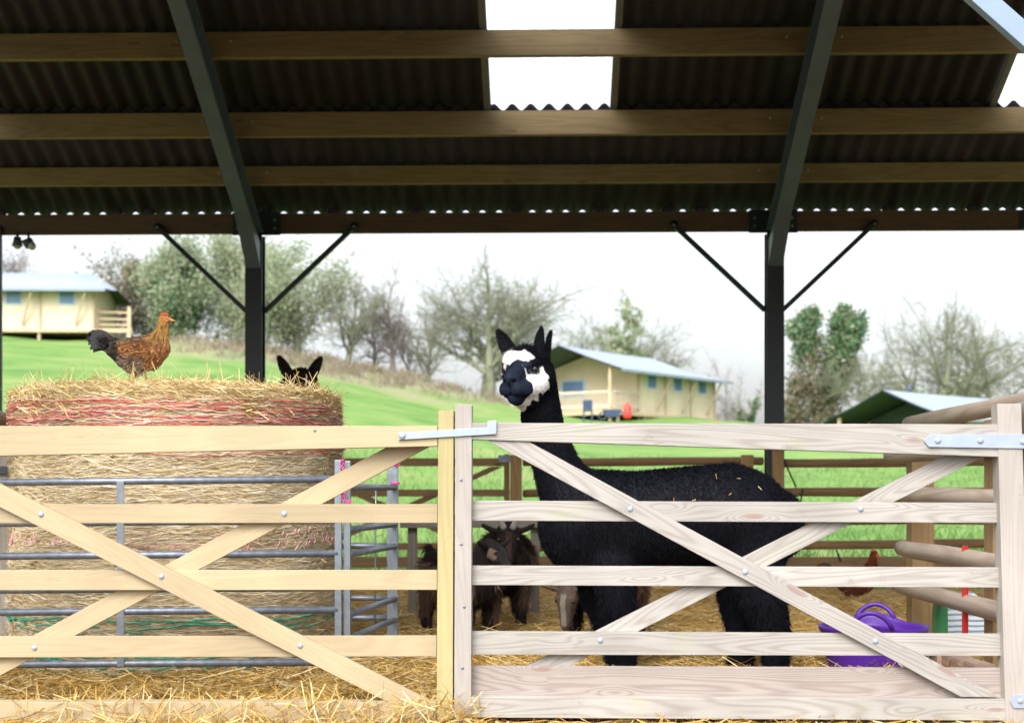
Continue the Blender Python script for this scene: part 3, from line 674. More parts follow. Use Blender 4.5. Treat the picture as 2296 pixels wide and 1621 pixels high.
# loose straw on top and hanging over the rim
n=8000; ph=rng.random(n)*2*np.pi; rf=np.sqrt(rng.random(n))
mz=np.array([mound(min(.97,r_),p_) for r_,p_ in zip(rf,ph)])
c=np.stack([BC.x+rf*(BR-.015)*np.cos(ph),BC.y+rf*(BR-.015)*np.sin(ph),BH-.02+mz+rng.random(n)**2*.03],1)
el=rng.normal(size=n)*.26; az=rng.random(n)*6.28; d=np.stack([np.cos(az)*np.cos(el),np.sin(az)*np.cos(el),np.sin(el)],1)
v1,f1=ribbons(c,d,.06+rng.random(n)**2*.13,.0018+rng.random(n)*.0024,rng.normal(size=n)*.35,4)
n=2600; ph=rng.random(n)*2*np.pi; el=.25-rng.random(n)*1.0
c=np.stack([BC.x+(BR+.004)*np.cos(ph),BC.y+(BR+.004)*np.sin(ph),BH-.0-rng.random(n)**1.5*.12],1)
d=np.stack([-np.sin(ph)*np.cos(el),np.cos(ph)*np.cos(el),np.sin(el)],1)+np.stack([np.cos(ph),np.sin(ph),0*ph],1)*rng.normal(size=n)[:,None]*.2
v2,f2=ribbons(c,d,.05+rng.random(n)*.10,.0025+rng.random(n)*.003,rng.normal(size=n)*.4,4)
# tufts at the right-hand side
n=500; ph=rng.normal(size=n)*.25+.0; zz=rng.random(n)*BH; c=np.stack([BC.x+(BR+.0)*np.cos(ph),BC.y+(BR+.0)*np.sin(ph),zz],1); d=rng.normal(size=(n,3)); d[:,0]+=.6
v3,f3=ribbons(c,d,.04+rng.random(n)*.09,.0025+rng.random(n)*.002,rng.normal(size=n)*.6,4)
# long stalks standing up
n=520; ph=rng.random(n)*6.28; rf=np.sqrt(rng.random(n))*.97; c=np.stack([BC.x+rf*BR*np.cos(ph),BC.y+rf*BR*np.sin(ph),BH+.035+0*ph],1); d=rng.normal(size=(n,3))*.8; d[:,2]=np.abs(d[:,2])+.35
v4,f4=ribbons(c,d,.1+rng.random(n)*.12,.0025+rng.random(n)*.002,rng.normal(size=n)*.5,5)
vv=[v1,v2,v3,v4]; ff=[f1,f2,f3,f4]; o_=0; ff2=[]
for a_,b_ in zip(vv,ff): ff2.append(b_+o_); o_+=len(a_)
tag(mk('loose_straw',np.concatenate(vv),np.concatenate(ff2),M_capstraw,bale),kind='stuff')
def rings(name,zs,r,mat,jit,zig=0,cover=1.0,dr=.012,npt=150):
    V=[];Fc=[]
    sg=[]
    for k,z0 in enumerate(zs):
        s1,s2=random.random()*50,random.random()*50
        pts=[]
        for i_ in range(npt):
            a=2*math.pi*i_/npt
            z=z0+jit*noise.noise((math.cos(a)*1.7+s1,math.sin(a)*1.7,s2))+ (zig*(1 if i_%2 else -1))*(.6+.8*random.random())
            rr=BR+dr+.03*noise.noise((math.cos(a)*3,math.sin(a)*3,z*4))+.007*noise.noise((math.cos(a)*6+s2,math.sin(a)*6,s1)); 
            e=min(z,BH-z); rr-=.03*max(0,1-e/.06)**2
            pts.append((BC.x+rr*math.cos(a),BC.y+rr*math.sin(a),z))
        for i_ in range(npt):
            if cover<1 and noise.noise((i_*.35+s1,s2,0))>cover-.5: continue
            a_=pts[i_];b_=pts[(i_+1)%npt]; sg.append((*a_,r,*b_,r))
    v,f=seg_tubes(sg,5); o=mk(name,v,f,mat,bale,True); o['kind']='stuff'; return o
M_red=plain('red_net_twine',(.55,.09,.08),.5,0,.2,20); M_pink=plain('faded_pink_net_twine',(.66,.36,.32),.5,0,.2,20); M_green=plain('green_net_twine',(.02,.28,.17),.5,0,.2,20); M_white=plain('white_net_twine',(.68,.66,.62),.5)
rings('red_netting',[1.305,1.293,1.28,1.268,1.255,1.24,1.228,1.212,1.2,1.187,1.17,1.155,1.14,1.128,1.105,1.07],.0021,M_red,.035,.001,.8)
rings('pink_netting',[1.30,1.28,1.262,1.243,1.224,1.205,1.19,1.175,1.155,1.14,1.12,1.10],.0030,M_pink,.04,.002,.78,.011)
rings('red_netting',[.690,.675,.66,.650,.64,.63],.0022,M_pink,.05,.010,.36,.006,420)
rings('green_netting',[.305,.29,.275,.26,.16,.145,.13,.115,.10,.085],.0038,M_green,.05,.002,.62)
rings('white_netting',[.05+.036*k for k in range(34)],.0013,M_white,.03,.002,.8,.006)
# =================================================================== TUB
TB=P(1958,1500,6.75); TBZ=.02
tub=empty('rubber_tub',(TB.x,TB.y,TBZ),'purple flexible tub with two looped handles standing on the straw','tub')
M_pur=plain('purple_rubber',(.075,.014,.27),.5,0,.06,4)
def tubr(z): return .20+.055*(z/.26)
v=[];f=[]; n=64; prof=[]
def rimz(a):  # taller lips where the handles are (front and back)
    return .235+.035*max(0,math.cos(2*(a-R(75))))**2
rows=14
for side in (0,1):
    for k in range(rows+1):
        t=k/rows
        for i_ in range(n):
            a=2*math.pi*i_/n; z=rimz(a)*t if side==0 else rimz(a)*(1-t)+.006*t
            r_=tubr(z)-(0 if side==0 else .006)
            if side==0 and t>.9: r_+=.006
            v.append((TB.x+r_*math.cos(a),TB.y+r_*math.sin(a),TBZ+z))
for k in range(2*rows+1):
    for i_ in range(n):
        a=k*n+i_;b_=k*n+(i_+1)%n; f.append((a,b_,b_+n,a+n))
f.append(tuple(range(n))[::-1]); f.append(tuple((2*rows+1)*n+i_ for i_ in range(n)))
mk('tub_wall',v,f,M_pur,tub,True)
for (ac) in (R(75),R(255)):
    pts=[];tp=[]
    for k in range(17):
        t=k/16; a=ac+(t-.5)*R(42); hh=.055*math.sin(math.pi*t)**.6; r_=tubr(rimz(a))+.003
        pts.append((TB.x+r_*math.cos(a),TB.y+r_*math.sin(a),TBZ+rimz(a)-.01+hh)); tp.append(.0115)
    tube('handle',pts,.0115,M_pur,tub,8,False,tp)
# feed bag and red panel by the side fence
FB=PX(2140,1380,2.16)
m,nt_,N,L,b=newmat('printed_feed_bag')
tc=N.new('ShaderNodeTexCoord'); sx=N.new('ShaderNodeSeparateXYZ'); L.new(tc.outputs['Object'],sx.inputs[0])
wv=N.new('ShaderNodeTexWave'); wv.bands_direction='Z'; wv.inputs['Scale'].default_value=11; wv.inputs['Distortion'].default_value=2; wv.inputs['Detail'].default_value=4; L.new(tc.outputs['Object'],wv.inputs['Vector'])
r1=ramp(N,[(.55,(.72,.76,.78)),(.8,(.18,.32,.45))]); L.new(wv.outputs['Color'],r1.inputs[0])
mm=N.new('ShaderNodeMix'); mm.data_type='RGBA'; L.new(r1.outputs[0],mm.inputs['A']); mm.inputs['B'].default_value=(.04,.22,.08,1)
L.new(math_n(N,L,'LESS_THAN',sx.outputs[0],-.075),mm.inputs['Factor']); L.new(mm.outputs['Result'],b.inputs['Base Color']); b.inputs['Roughness'].default_value=.4
bm=bmesh.new(); bmesh.ops.create_uvsphere(bm,u_segments=24,v_segments=16,radius=1)
bx=P(2150,1380,7.4)
for q in bm.verts:
    x_,y_,z_=q.co; s_=lambda t:math.copysign(abs(t)**.45,t)
    q.co=Vector((bx.x+.13*s_(x_),7.4+.07*s_(y_),.19+.17*s_(z_)+.01*math.sin(x_*9)))
bag=from_bm('feed_bag',bm,m,None,True); tag(bag,'white feed bag with blue print and green edge behind the right side rails','bag')
rp=beam('red_panel',(P(2164,1420,6.6).x,6.6,.12),(P(2164,1420,6.6).x,6.6,CAMZ+(HV-1222)/482),.028,.012,plain('red_paint',(.42,.02,.02),.4),None,up=(0,1,0)); tag(rp,'narrow upright red panel against the side fence post','panel')
# =================================================================== LODGES (safari tents)
M_canvas=plain('beige_canvas',(.60,.52,.37),.85,0,.07,1.5); M_canvas_r=plain('pale_grey_canvas_roof',(.25,.295,.345),.7,0,.06,1.2)
M_under=plain('dark_green_canvas_lining',(.06,.09,.06),.9); M_deck=plain('pale_deck_timber',(.50,.38,.24),.8,0,.15,5); M_polew=plain('pale_tent_pole',(.42,.33,.23),.8,0,.12,5)
M_win=plain('blue_tent_window',(.10,.19,.32),.3,0,.1,5); M_wf=plain('blue_window_trim',(.35,.48,.66),.7)
def box(name,p,a,b,sa,sb,sz,mat,parent,bev=0):
    """box centred at p with half extents along a,b,z"""
    a=Vector(a);b=Vector(b); M=Matrix(((a.x,b.x,0,p[0]),(a.y,b.y,0,p[1]),(0,0,1,p[2]),(0,0,0,1)))
    bm=bmesh.new(); bmesh.ops.create_cube(bm,size=1,matrix=Matrix.Diagonal((2*sa,2*sb,2*sz,1)))
    if bev: bmesh.ops.bevel(bm,geom=bm.edges[:],offset=bev,segments=1,affect='EDGES')
    return from_bm(name,bm,mat,parent,False,M)
def lodge(label,base,th,Lh,w,he,hr,porch=2.2,wins=3,gwin=True,gable=M_canvas,hip=1.5,floor=.5,rails=True,low=0):
    """base = ground point under the gable eave apex; ridge runs along a (away); b points to the camera's right"""
    a=Vector((math.cos(th),math.sin(th),0)); b=Vector((math.sin(th),-math.cos(th),0)); B=Vector(base); z0=B.z+floor
    o=empty('safari_tent_lodge',B,label,'lodge','canvas lodges on the hillside')
    def W3(s,t,z): return B+a*s+b*t+Vector((0,0,z-B.z)) if 0 else Vector((B.x+a.x*s+b.x*t,B.y+a.y*s+b.y*t,z))
    E=w; wl=w-.75
    # roof skin, thick, slightly sagging, hipped at the far end
    n=10; v=[];f=[]
    for q in range(n+1):
        s=-.35+(Lh+.7)*q/n; hipf=max(0,(s-(Lh+.35-hip))/hip); sag=-.05*math.sin(math.pi*q/n)
        zr=z0+hr-(hr-he)*hipf*.75+sag
        for t,z in ((-E,z0+he),(-E*.5,(z0+he+zr)/2-.04),(0,zr),(E*.5,(z0+he+zr)/2-.04),(E,z0+he)): v.append(W3(s,t,z))
    for q in range(n):
        for k in range(4): a_=q*5+k; f.append((a_,a_+1,a_+6,a_+5))
    m0=len(v); top=[p+Vector((0,0,.05)) for p in v]; v2=v+top
    ff=[t[::-1] for t in f]+[tuple(i+m0 for i in t) for t in f]
    mk('roof',v2,ff,M_canvas_r,o,True)
    und=mk('roof_lining',[p-Vector((0,0,.03)) for p in v],f,M_under,o)
    # valance edges
    for sg in (-1,1):
        beam('valance',W3(-.36,sg*(E+.01),z0+he-.02),W3(Lh+.36,sg*(E+.01),z0+he-.02),.03,.13,M_canvas_r,o,bev=0)
    # walls
    for sg in (-1,1):
        p=W3((porch+Lh-.4)/2,sg*wl,z0+(he+.15)/2-.02); box('wall',p,a,b,(Lh-.4-porch)/2,.04,(he+.17)/2,M_canvas,o)
    for s,mt in ((porch,gable),(Lh-.4,M_canvas)):
        vv=[W3(s,-wl,z0-.05),W3(s,wl,z0-.05),W3(s,wl,z0+he+.2),W3(s,0,z0+hr-.25),W3(s,-wl,z0+he+.2)]
        vv+=[p+a*.06 for p in vv]; mk('gable_wall',vv,[(0,1,2,3,4),(9,8,7,6,5)]+[(i,i+5,(i+1)%5+5,(i+1)%5) for i in range(5)],mt,o)
    # deck
    box('deck',W3(Lh/2-.2,0,z0-.12),a,b,Lh/2+.3,wl+.35,.07,M_deck,o)
    for s in np.linspace(.1,Lh-.3,5):
        for t in (-wl-.2,wl+.2): pb=W3(s,t,0); zg=float(hill(pb.x,pb.y))-.2; beam('stilt',(pb.x,pb.y,zg),(pb.x,pb.y,z0-.15),.14,.14,M_polew,o,up=(0,1,0),bev=0)
    # poles down the long side, slanting props
    for k,s in enumerate(np.linspace(porch,Lh-.4,wins+1)):
        for sg in (-1,1):
            beam('pole',W3(s,sg*(wl+.06),z0-.5),W3(s,sg*(wl+.06),z0+he+.1),.11,.11,M_polew,o,up=(a.x,a.y,0),bev=0)
            if k: beam('prop',W3(s-.9,sg*(wl+.12),z0+.2),W3(s-.25,sg*(E-.1),z0+he-.02),.08,.08,M_polew,o,up=(a.x,a.y,0),bev=0)
    st=(Lh-.4-porch)/wins
    for k in range(wins):
        for sg in (-1,1):
            p=W3(porch+st*(k+.5),sg*(wl+.045),z0+he-.35)
            wn=box('window',p,a,b,.42,.02,.36,M_wf,o); box('pane',p+b*sg*.02,a,b,.34,.02,.28,M_win,wn)
    if gwin:
        p=W3(porch-.02,-.9,z0+1.35); wn=box('window',p,a,b,.02,.75,.45,M_wf,o); box('pane',p-a*.02,a,b,.02,.62,.36,M_win,wn)
    # porch posts and railing
    for t in (-wl-.1,-.9,wl-.1) if rails else (-wl,wl):
        beam('porch_post',W3(-.1,t,z0-.6),W3(-.1,t,z0+he+(.25 if abs(t)>1 else 1.0)),.13,.13,M_deck,o,up=(a.x,a.y,0),bev=0)
    if rails:
        for zz in (.25,.95): beam('railing',W3(-.12,-wl,z0+zz),W3(-.12,wl-.1,z0+zz),.08,.12,M_rail,o,bev=0); beam('railing',W3(-.1,wl+.1,z0+zz),W3(porch,wl+.1,z0+zz),.08,.12,M_rail,o,bev=0)
        sg_=[]
        for t in np.linspace(-wl,wl,34): p=W3(-.12,t,z0+.25); sg_.append((*p,.035,p.x,p.y,z0+.95,.035))
        for s in np.linspace(0,porch,12): p=W3(s,wl+.1,z0+.25); sg_.append((*p,.035,p.x,p.y,z0+.95,.035))
        v,f=seg_tubes(sg_,4); mk('baluster_row',v,f,M_rail,o)
    # flue
    p=W3(porch+.2,-.5,z0+hr-.1); tube('flue',[p,p+Vector((0,0,.55))],.09,M_lamp,o)
    return o
def ground(u,Y): p=P(u,900,Y); return Vector((p.x,Y,float(hill(p.x,Y))))
def lod(label,u,v_apex,Y,hr,floor,**k):
    p=P(u,v_apex,Y); zg=p.z-hr-floor; return lodge(label,(p.x,Y,zg),floor=floor,hr=hr,**k)
lod('canvas lodge with pale roof, gabled porch and railings right behind the black alpaca','%'and 1262,777,71,3.3,.55,th=R(54),Lh=10.2,w=3.75,he=1.95)
lod('canvas lodge with hipped pale roof at the top left of the hill behind the hen',-250,610,74,3.2,.3,th=R(4),Lh=11.6,w=2.9,he=1.95,hip=1.3,gwin=False,rails=False,porch=.4,wins=4)
lod('canvas lodge at the far right with dark green gable behind the side fence',1990,877,62,3.1,.4,th=R(42),Lh=12,w=3.2,he=1.8,gable=M_under,gwin=False,hip=.6,rails=False)
# railing beside left lodge
o=empty('deck_railing',ground(258,74),'pale timber deck railing right of the left hillside lodge','railing')
for v in (700,715,728): beam('rail',P(222,v,73),P(292,v+1,73),.06,.09,M_deck,o,bev=0)
beam('board',P(222,741,73),P(296,741,73),.08,.22,M_deck,o,bev=0)
for u in (218,290): beam('post',P(u,765,73),Vector((P(u,765,73).x,73,P(u,688,73).z)),.16,.16,M_deck,o,up=(0,1,0),bev=0)
# small things by the lodges
M_redp=plain('red_gas_bottle',(.75,.05,.03),.4); M_bluep=plain('blue_plastic',(.02,.045,.10),.5)
def bottle(u,v,Y,label,h=1.0,r=.24):
    p=P(u,v,Y); pr=[(0,r*.9),(.05,r),(h*.72,r),(h*.82,r*.8),(h*.88,r*.4),(h,r*.4)]
    V=[];Fc=[];n=14
    for z,rr in pr:
        for k in range(n): a=6.283*k/n; V.append((p.x+rr*math.cos(a),p.y+rr*math.sin(a),p.z+z))
    for q in range(len(pr)-1):
        for k in range(n): Fc.append((q*n+k,q*n+(k+1)%n,(q+1)*n+(k+1)%n,(q+1)*n+k))
    Fc.append(tuple(range(n))[::-1]); Fc.append(tuple((len(pr)-1)*n+k for k in range(n)))
    return tag(mk('gas_bottle',V,Fc,M_redp,None,True),label,'gas bottle','red gas bottles')
bottle(1407,938,68,'red gas bottle under the deck of the lodge behind the alpaca',.75,.19)
bottle(2160,1076,50,'red gas bottle in the grass below the right hand lodge',.75,.2)
def chair(u,v,Y,label):
    p=P(u,v,Y); o=empty('garden_chair',p,label,'chair')
    beam('seat',p+Vector((-.2,0,.42)),p+Vector((.2,0,.42)),.42,.06,M_bluep,o,bev=0); beam('backrest',p+Vector((-.2,.2,.68)),p+Vector((.2,.2,.68)),.05,.4,M_bluep,o,bev=0)
    for dx in (-.17,.17):
        for dy in (-.2,.2): beam('leg',p+Vector((dx,dy,-.05)),p+Vector((dx,dy,.42)),.06,.06,M_bluep,o,up=(0,1,0),bev=0)
chair(1318,943,60,'blue garden chair on the grass in front of the lodge porch')
p=P(1372,941,67); o=empty('wheelbarrow',p,'small blue grey barrow parked under the lodge deck','wheelbarrow')
bm=bmesh.new(); bmesh.ops.create_cube(bm,size=1,matrix=Matrix.Translation(p+Vector((0,0,.3)))@Matrix.Diagonal((.9,.5,.35,1)))
for q in bm.verts:
    if q.co.z<p.z+.3: q.co.x=p.x+(q.co.x-p.x)*.6
from_bm('tray',bm,M_bluep,o)
for dy in (-.2,.2): beam('handle',p+Vector((-.4,dy,.3)),p+Vector((.9,dy,.35)),.05,.05,M_lamp,o,bev=0)
tube('wheel',[p+Vector((-.45+.17*math.cos(a*.5236),0,.17+.17*math.sin(a*.5236))) for a in range(12)],.04,M_lamp,o,6,True)
# =================================================================== TREES
def grow(segs,leafp,p,d,Ln,r,lev,P_):
    k=P_['k'][lev]; n=P_['seg'][lev]; q=p.copy(); dd=d.copy(); sl=Ln/n; pts=[]
    for s in range(n):
        jit=P_['jit'][lev]; dd=(dd+Vector((random.gauss(0,jit),random.gauss(0,jit),random.gauss(0,jit)+P_['up'][lev]))).normalized()
        q2=q+dd*sl; r2=r*(1-.62*(s+1)/n); r1=r*(1-.62*s/n); segs.append((*q,r1,*q2,r2)); pts.append((q.copy(),q2.copy(),dd.copy(),r2)); q=q2
    if lev>=P_['leaflev']: leafp.extend([x[1] for x in pts])
    if lev+1<len(P_['k']):
        for c in range(k):
            t=P_['t0'][lev]+(1-P_['t0'][lev])*(c+random.random())/k; i_=min(n-1,int(t*n)); q0,q1,dx,rr=pts[i_]; pos=q0.lerp(q1,t*n-i_)
            ax=Vector((random.gauss(0,1),random.gauss(0,1),random.gauss(0,1))).cross(dx).normalized()
            an=R(random.uniform(*P_['ang'][lev])); nd=(dx*math.cos(an)+ax*math.sin(an)).normalized()
            grow(segs,leafp,pos,nd,Ln*random.uniform(*P_['lf'][lev])*(1.1-.45*t),max(rr*.62,P_['rmin']),lev+1,P_)
        # leader
        grow(segs,leafp,q,dd,Ln*.55,max(r*.38,P_['rmin']),lev+1,P_)
OAK=dict(k=[10,8,6,4,0],seg=[7,6,5,4,3],jit=[.06,.12,.17,.2,.25],up=[.02,.03,.04,.02,.01],t0=[.28,.2,.15,.1,0],ang=[(38,72),(28,60),(30,62),(30,65)],lf=[(.8,1.15),(.45,.7),(.4,.65),(.4,.65)],rmin=.0125,leaflev=4)
SLIM=dict(k=[12,7,5,0],seg=[9,5,4,3],jit=[.04,.12,.18,.22],up=[.05,.07,.05,.03],t0=[.25,.15,.1,0],ang=[(25,55),(28,55),(30,60)],lf=[(.28,.48),(.4,.65),(.4,.7)],rmin=.015,leaflev=3)
BUSH=dict(k=[11,9,6,0],seg=[5,5,4,3],jit=[.12,.16,.2,.25],up=[.03,.05,.04,.03],t0=[.1,.1,.1,0],ang=[(25,70),(28,65),(30,65)],lf=[(.6,.95),(.45,.75),(.4,.7)],rmin=.0125,leaflev=2)
def leaves(pts,n,size,spread,mat,name,parent,flat=0):
    pts=np.array([tuple(p) for p in pts]); i_=rng.integers(0,len(pts),n); c=pts[i_]+rng.normal(size=(n,3))*spread
    nrm=rng.normal(size=(n,3)); nrm/=np.linalg.norm(nrm,axis=1,keepdims=True); t=np.cross(nrm,rng.normal(size=(n,3))); t/=np.linalg.norm(t,axis=1,keepdims=True); b_=np.cross(nrm,t)
    s=(size*(.5+rng.random(n)))[:,None]
    v=np.stack([c-t*s*.5,c+b_*s*.38+nrm*s*.1,c+t*s*.5,c-b_*s*.38],1).reshape(-1,3)
    f=(np.arange(n)[:,None]*4+np.arange(4)[None]); return mk(name,v,f,mat,parent)
def tree(name,label,cat,bases,H,params,trunk_r,bark,leaf=None,lean=.05,group='bare winter trees along the hilltop',seed=1,sides=4,ivy=None,up0=1.0):
    random.seed(seed); b0=bases[0]; o=empty(name,b0,label,cat,group); segs=[];lp=[]; tr=[]
    for B in bases:
        grow(segs,lp,Vector(B)-Vector((0,0,.3)),Vector((random.gauss(0,lean),random.gauss(0,lean),1)).normalized(),H*up0,trunk_r,0,params)
    s=np.array(segs); zmax=max(s[:,6].max(),1); sc=H/(zmax-b0.z)   # normalise the height
    if len(bases)==1:
        for c in (0,4): s[:,c:c+3]=np.array(b0)[None]+(s[:,c:c+3]-np.array(b0)[None])*sc
    big=s[:,3]>trunk_r*.33
    v,f=seg_tubes(s[big],8); mk('trunk',v,f,bark,o,True)
    v,f=seg_tubes(s[~big],3); mk('branches',v,f,bark,o)
    if leaf:
        n,size,spread,mat=leaf; P2=[Vector(b0)+(Vector(p)-Vector(b0))*(sc if len(bases)==1 else 1) for p in lp]; leaves(P2,n,size,spread,mat,'foliage',o)
    if ivy:
        n,size,spread,mat,thr,zt=ivy; q=s[(s[:,3]>thr)&(s[:,6]<b0.z+zt)]; reps=[]
        for t in (.15,.5,.85): reps.append(q[:,0:3]*(1-t)+q[:,4:7]*t)
        leaves(np.concatenate(reps),n,size,spread,mat,'ivy',o)
    return o
def g3(u,Y,dz=0): p=ground(u,Y); return Vector((p.x,Y,p.z+dz))
def H_(u,Y,vtop): return P(u,vtop,Y).z-g3(u,Y).z
def T(name,label,cat,u,Y,vtop,params,r,bark,**k):
    return tree(name,label,cat,[g3(u,Y)],H_(u,Y,vtop),params,r,bark,**k)
T('oak_tree','large bare oak tree with forked trunk rising behind the black alpaca head','tree',1098,80,515,OAK,.36,M_bark,seed=11,ivy=(2600,.14,.10,M_leaf2,.07,8),lean=.02)
T('oak_tree','companion bare oak stem standing close left of the large oak trunk','tree',1086,81,570,OAK,.26,M_bark,seed=15,ivy=(1600,.14,.10,M_leaf2,.07,8),lean=.2)
T('bare_tree','spreading bare oak tree at the far right above the lodge roof','tree',2105,84,625,OAK,.36,M_bark,seed=23,lean=.03,ivy=(2600,.22,.22,M_leaf2,.07,4))
T('bare_tree','second bare oak at the far right edge overlapping the spreading one','tree',2235,86,660,OAK,.28,M_bark,seed=37,lean=.05)
T('bare_tree','slender pale bare tree with a straight trunk between the green mass and the oak','tree',884,79,565,SLIM,.17,M_bark2,seed=5,leaf=None)
T('bare_tree','leaning dark trunked bare tree at the right edge of the green tree mass','tree',778,77,575,OAK,.20,M_bark,seed=8,lean=.1)
T('bare_tree','low dark bare tree with drooping twigs on the slope left of the oak','tree',965,79,640,BUSH,.13,M_bark,seed=31)
T('bare_tree','small bare hedge tree low on the slope between the slender tree and the oak','tree',920,80,680,BUSH,.09,M_bark2,seed=33)
T('bare_tree','pale bare tree low behind the slender straight trunk','tree',835,81,610,BUSH,.12,M_bark2,seed=41)
T('bare_tree','faint bare tree with fine purple brown twigs rising above the big brown bush','tree',275,86,510,SLIM,.14,M_bark2,seed=44)
T('bare_tree','pale bare tree standing far left behind the hillside lodge','tree',40,90,505,OAK,.16,M_bark2,seed=46)
T('willow_tree','brown and green mixed tree mass left of the dark post behind the hen','tree',265,79,550,BUSH,.22,M_bark2,seed=51,leaf=(9000,.15,.3,M_leaf3),group='leafy trees on the hillside')
T('holly_tree','dark green bushy tree directly behind the hen and left knee brace','tree',400,78,520,BUSH,.22,M_bark,seed=52,leaf=(14000,.16,.3,M_leaf2),ivy=(8000,.18,.4,M_leaf,.03,7),group='leafy trees on the hillside')
T('willow_tree','broad grey green tree mass filling the gap around the left steel post','tree',545,80,495,BUSH,.24,M_bark,seed=53,leaf=(21000,.15,.38,M_leaf2),group='leafy trees on the hillside')
T('willow_tree','rounded green willow to the right of the left steel post','tree',672,78,520,BUSH,.22,M_bark,seed=54,leaf=(17000,.15,.38,M_leaf2),group='leafy trees on the hillside')
T('yew_tree','green conical evergreen rising behind the roof of the alpaca lodge','tree',1392,92,650,SLIM,.2,M_bark,seed=61,leaf=(9000,.24,.18,M_leaf2),group='leafy trees on the hillside')
T('bare_tree','spreading bare tree behind the ridge of the alpaca lodge','tree',1345,95,670,OAK,.16,M_bark,seed=62)
T('bare_tree','twiggy bare tree right of the conical evergreen behind the lodge roof','tree',1440,94,690,OAK,.14,M_bark,seed=63)
for k,(u,vt,lab) in enumerate(((1585,800,'faint distant bare sapling nearest the right end of the lodge roof'),(1630,770,'faint distant bare tree above the right end of the lodge'),(1660,810,'faint distant bare tree left of the right steel post'))):
    T('bare_tree',lab,'tree',u,125,vt,SLIM,.06,M_bark2,seed=70+k)
T('ivy_sapling','thin ivy wrapped sapling just left of the right steel post','tree',1686,84,850,SLIM,.07,M_bark,seed=75,ivy=(700,.14,.06,M_leaf,.02,5),group='ivy clad trees')
T('ivy_sapling','smaller ivy wrapped sapling between the lodge and the right steel post','tree',1665,86,880,SLIM,.06,M_bark,seed=76,ivy=(500,.14,.06,M_leaf,.02,5),group='ivy clad trees')
T('bare_tree','thin crooked bare tree between the ivy tree and the right hand lodge','tree',1928,76,755,OAK,.10,M_bark,seed=77)
# two-lobed ivy tree
def ivytree(name,label,u,Y,stems,seed):
    random.seed(seed); B=g3(u,Y); o=empty(name,B,label,'tree','ivy clad trees'); pt=[];pb=[]; sg=[]
    for st in stems:
        for k in range(len(st)-1):
            (u0,v0,r0),(u1,v1,r1)=st[k],st[k+1]; a=P(u0,v0,Y);b_=P(u1,v1,Y); sg.append((*a,.16,*b_,.12))
            n=int(max(3,(b_-a).length/.12))
            for q in range(n):
                t=q/n; c=a.lerp(b_,t); rr=(r0+(r1-r0)*t)/F*Y
                for _ in range(9):
                    dv=Vector((random.gauss(0,1),random.gauss(0,1),random.gauss(0,1))).normalized()*rr*random.uniform(.35,1.05)*(1+.35*noise.noise(c*1.1))
                    (pt if random.random()<(1.15-(v0/F*2.2-.25)*1.4) and v0<860 else pb).append(c+dv)
    v,f=seg_tubes(sg,8); mk('trunk',v,f,M_bark,o,True)
    leaves(pt,13000,.17,.17,M_leaf,'ivy',o); leaves(pb,9000,.17,.20,M_leaf3,'dry_ivy',o)
    leaves(pt,3500,.2,.2,M_leaf2,'foliage',o)
ivytree('ivy_tree','ivy smothered tree with two green lobes right of the right steel post',1835,78,[[(1835,960,34),(1830,860,48),(1812,790,36),(1800,745,30),(1822,700,16)],[(1840,950,30),(1868,850,34),(1885,780,38),(1905,735,38),(1893,703,24)],[(1775,960,26),(1785,890,28),(1795,850,20)],[(1800,745,24),(1778,737,12)]],81)
# =================================================================== ANIMALS
def sculpt(name,nodes,voxel,smooth,mat,parent,colf,xf=None,keep=False):
    """nodes: list of chains; each chain list of (x,y,z,rx,ry,rz). one continuous surface by voxel union"""
    bm=bmesh.new()
    for ch in nodes:
        if len(ch)==1: ch=[ch[0],ch[0]]
        for a,b_ in zip(ch[:-1],ch[1:]):
            a=np.array(a,float);b_=np.array(b_,float); ds=np.linalg.norm(b_[:3]-a[:3]); n=max(1,int(math.ceil(ds/(.28*min(a[3:].min(),b_[3:].min())))))
            for k in range(n+1):
                q=a+(b_-a)*k/n; bmesh.ops.create_icosphere(bm,subdivisions=2,radius=1,matrix=Matrix.Translation(q[:3])@Matrix.Diagonal((*q[3:],1)))
    me=bpy.data.meshes.new('tmp'); bm.to_mesh(me); bm.free()
    ob=bpy.data.objects.new('tmp',me); C.objects.link(ob)
    md=ob.modifiers.new('r','REMESH'); md.mode='VOXEL'; md.voxel_size=voxel
    sm=ob.modifiers.new('s','SMOOTH'); sm.iterations=smooth; sm.factor=.6
    dg=bpy.context.evaluated_depsgraph_get(); ev=ob.evaluated_get(dg); m2=ev.to_mesh()
    nv=len(m2.vertices); v=np.empty(nv*3); m2.vertices.foreach_get('co',v); v=v.reshape(-1,3)
    nr=np.empty(nv*3); m2.vertices.foreach_get('normal',nr); nr=nr.reshape(-1,3)
    f=np.array([p.vertices[:] for p in m2.polygons if len(p.vertices)==4]); ev.to_mesh_clear()
    bpy.data.objects.remove(ob); bpy.data.meshes.remove(me)
    return v,nr,f
def scatter(v,nr,f,n):
    a=v[f[:,0]];b_=v[f[:,1]];c=v[f[:,2]];d=v[f[:,3]]
    ar=np.linalg.norm(np.cross(c-a,d-b_),axis=1); pr=ar/ar.sum(); i_=rng.choice(len(f),n,p=pr)
    s=rng.random(n)[:,None];t=rng.random(n)[:,None]
    p=(a[i_]*(1-s)+b_[i_]*s)*(1-t)+(d[i_]*(1-s)+c[i_]*s)*t
    q=nr[f[i_,0]]; return p,q
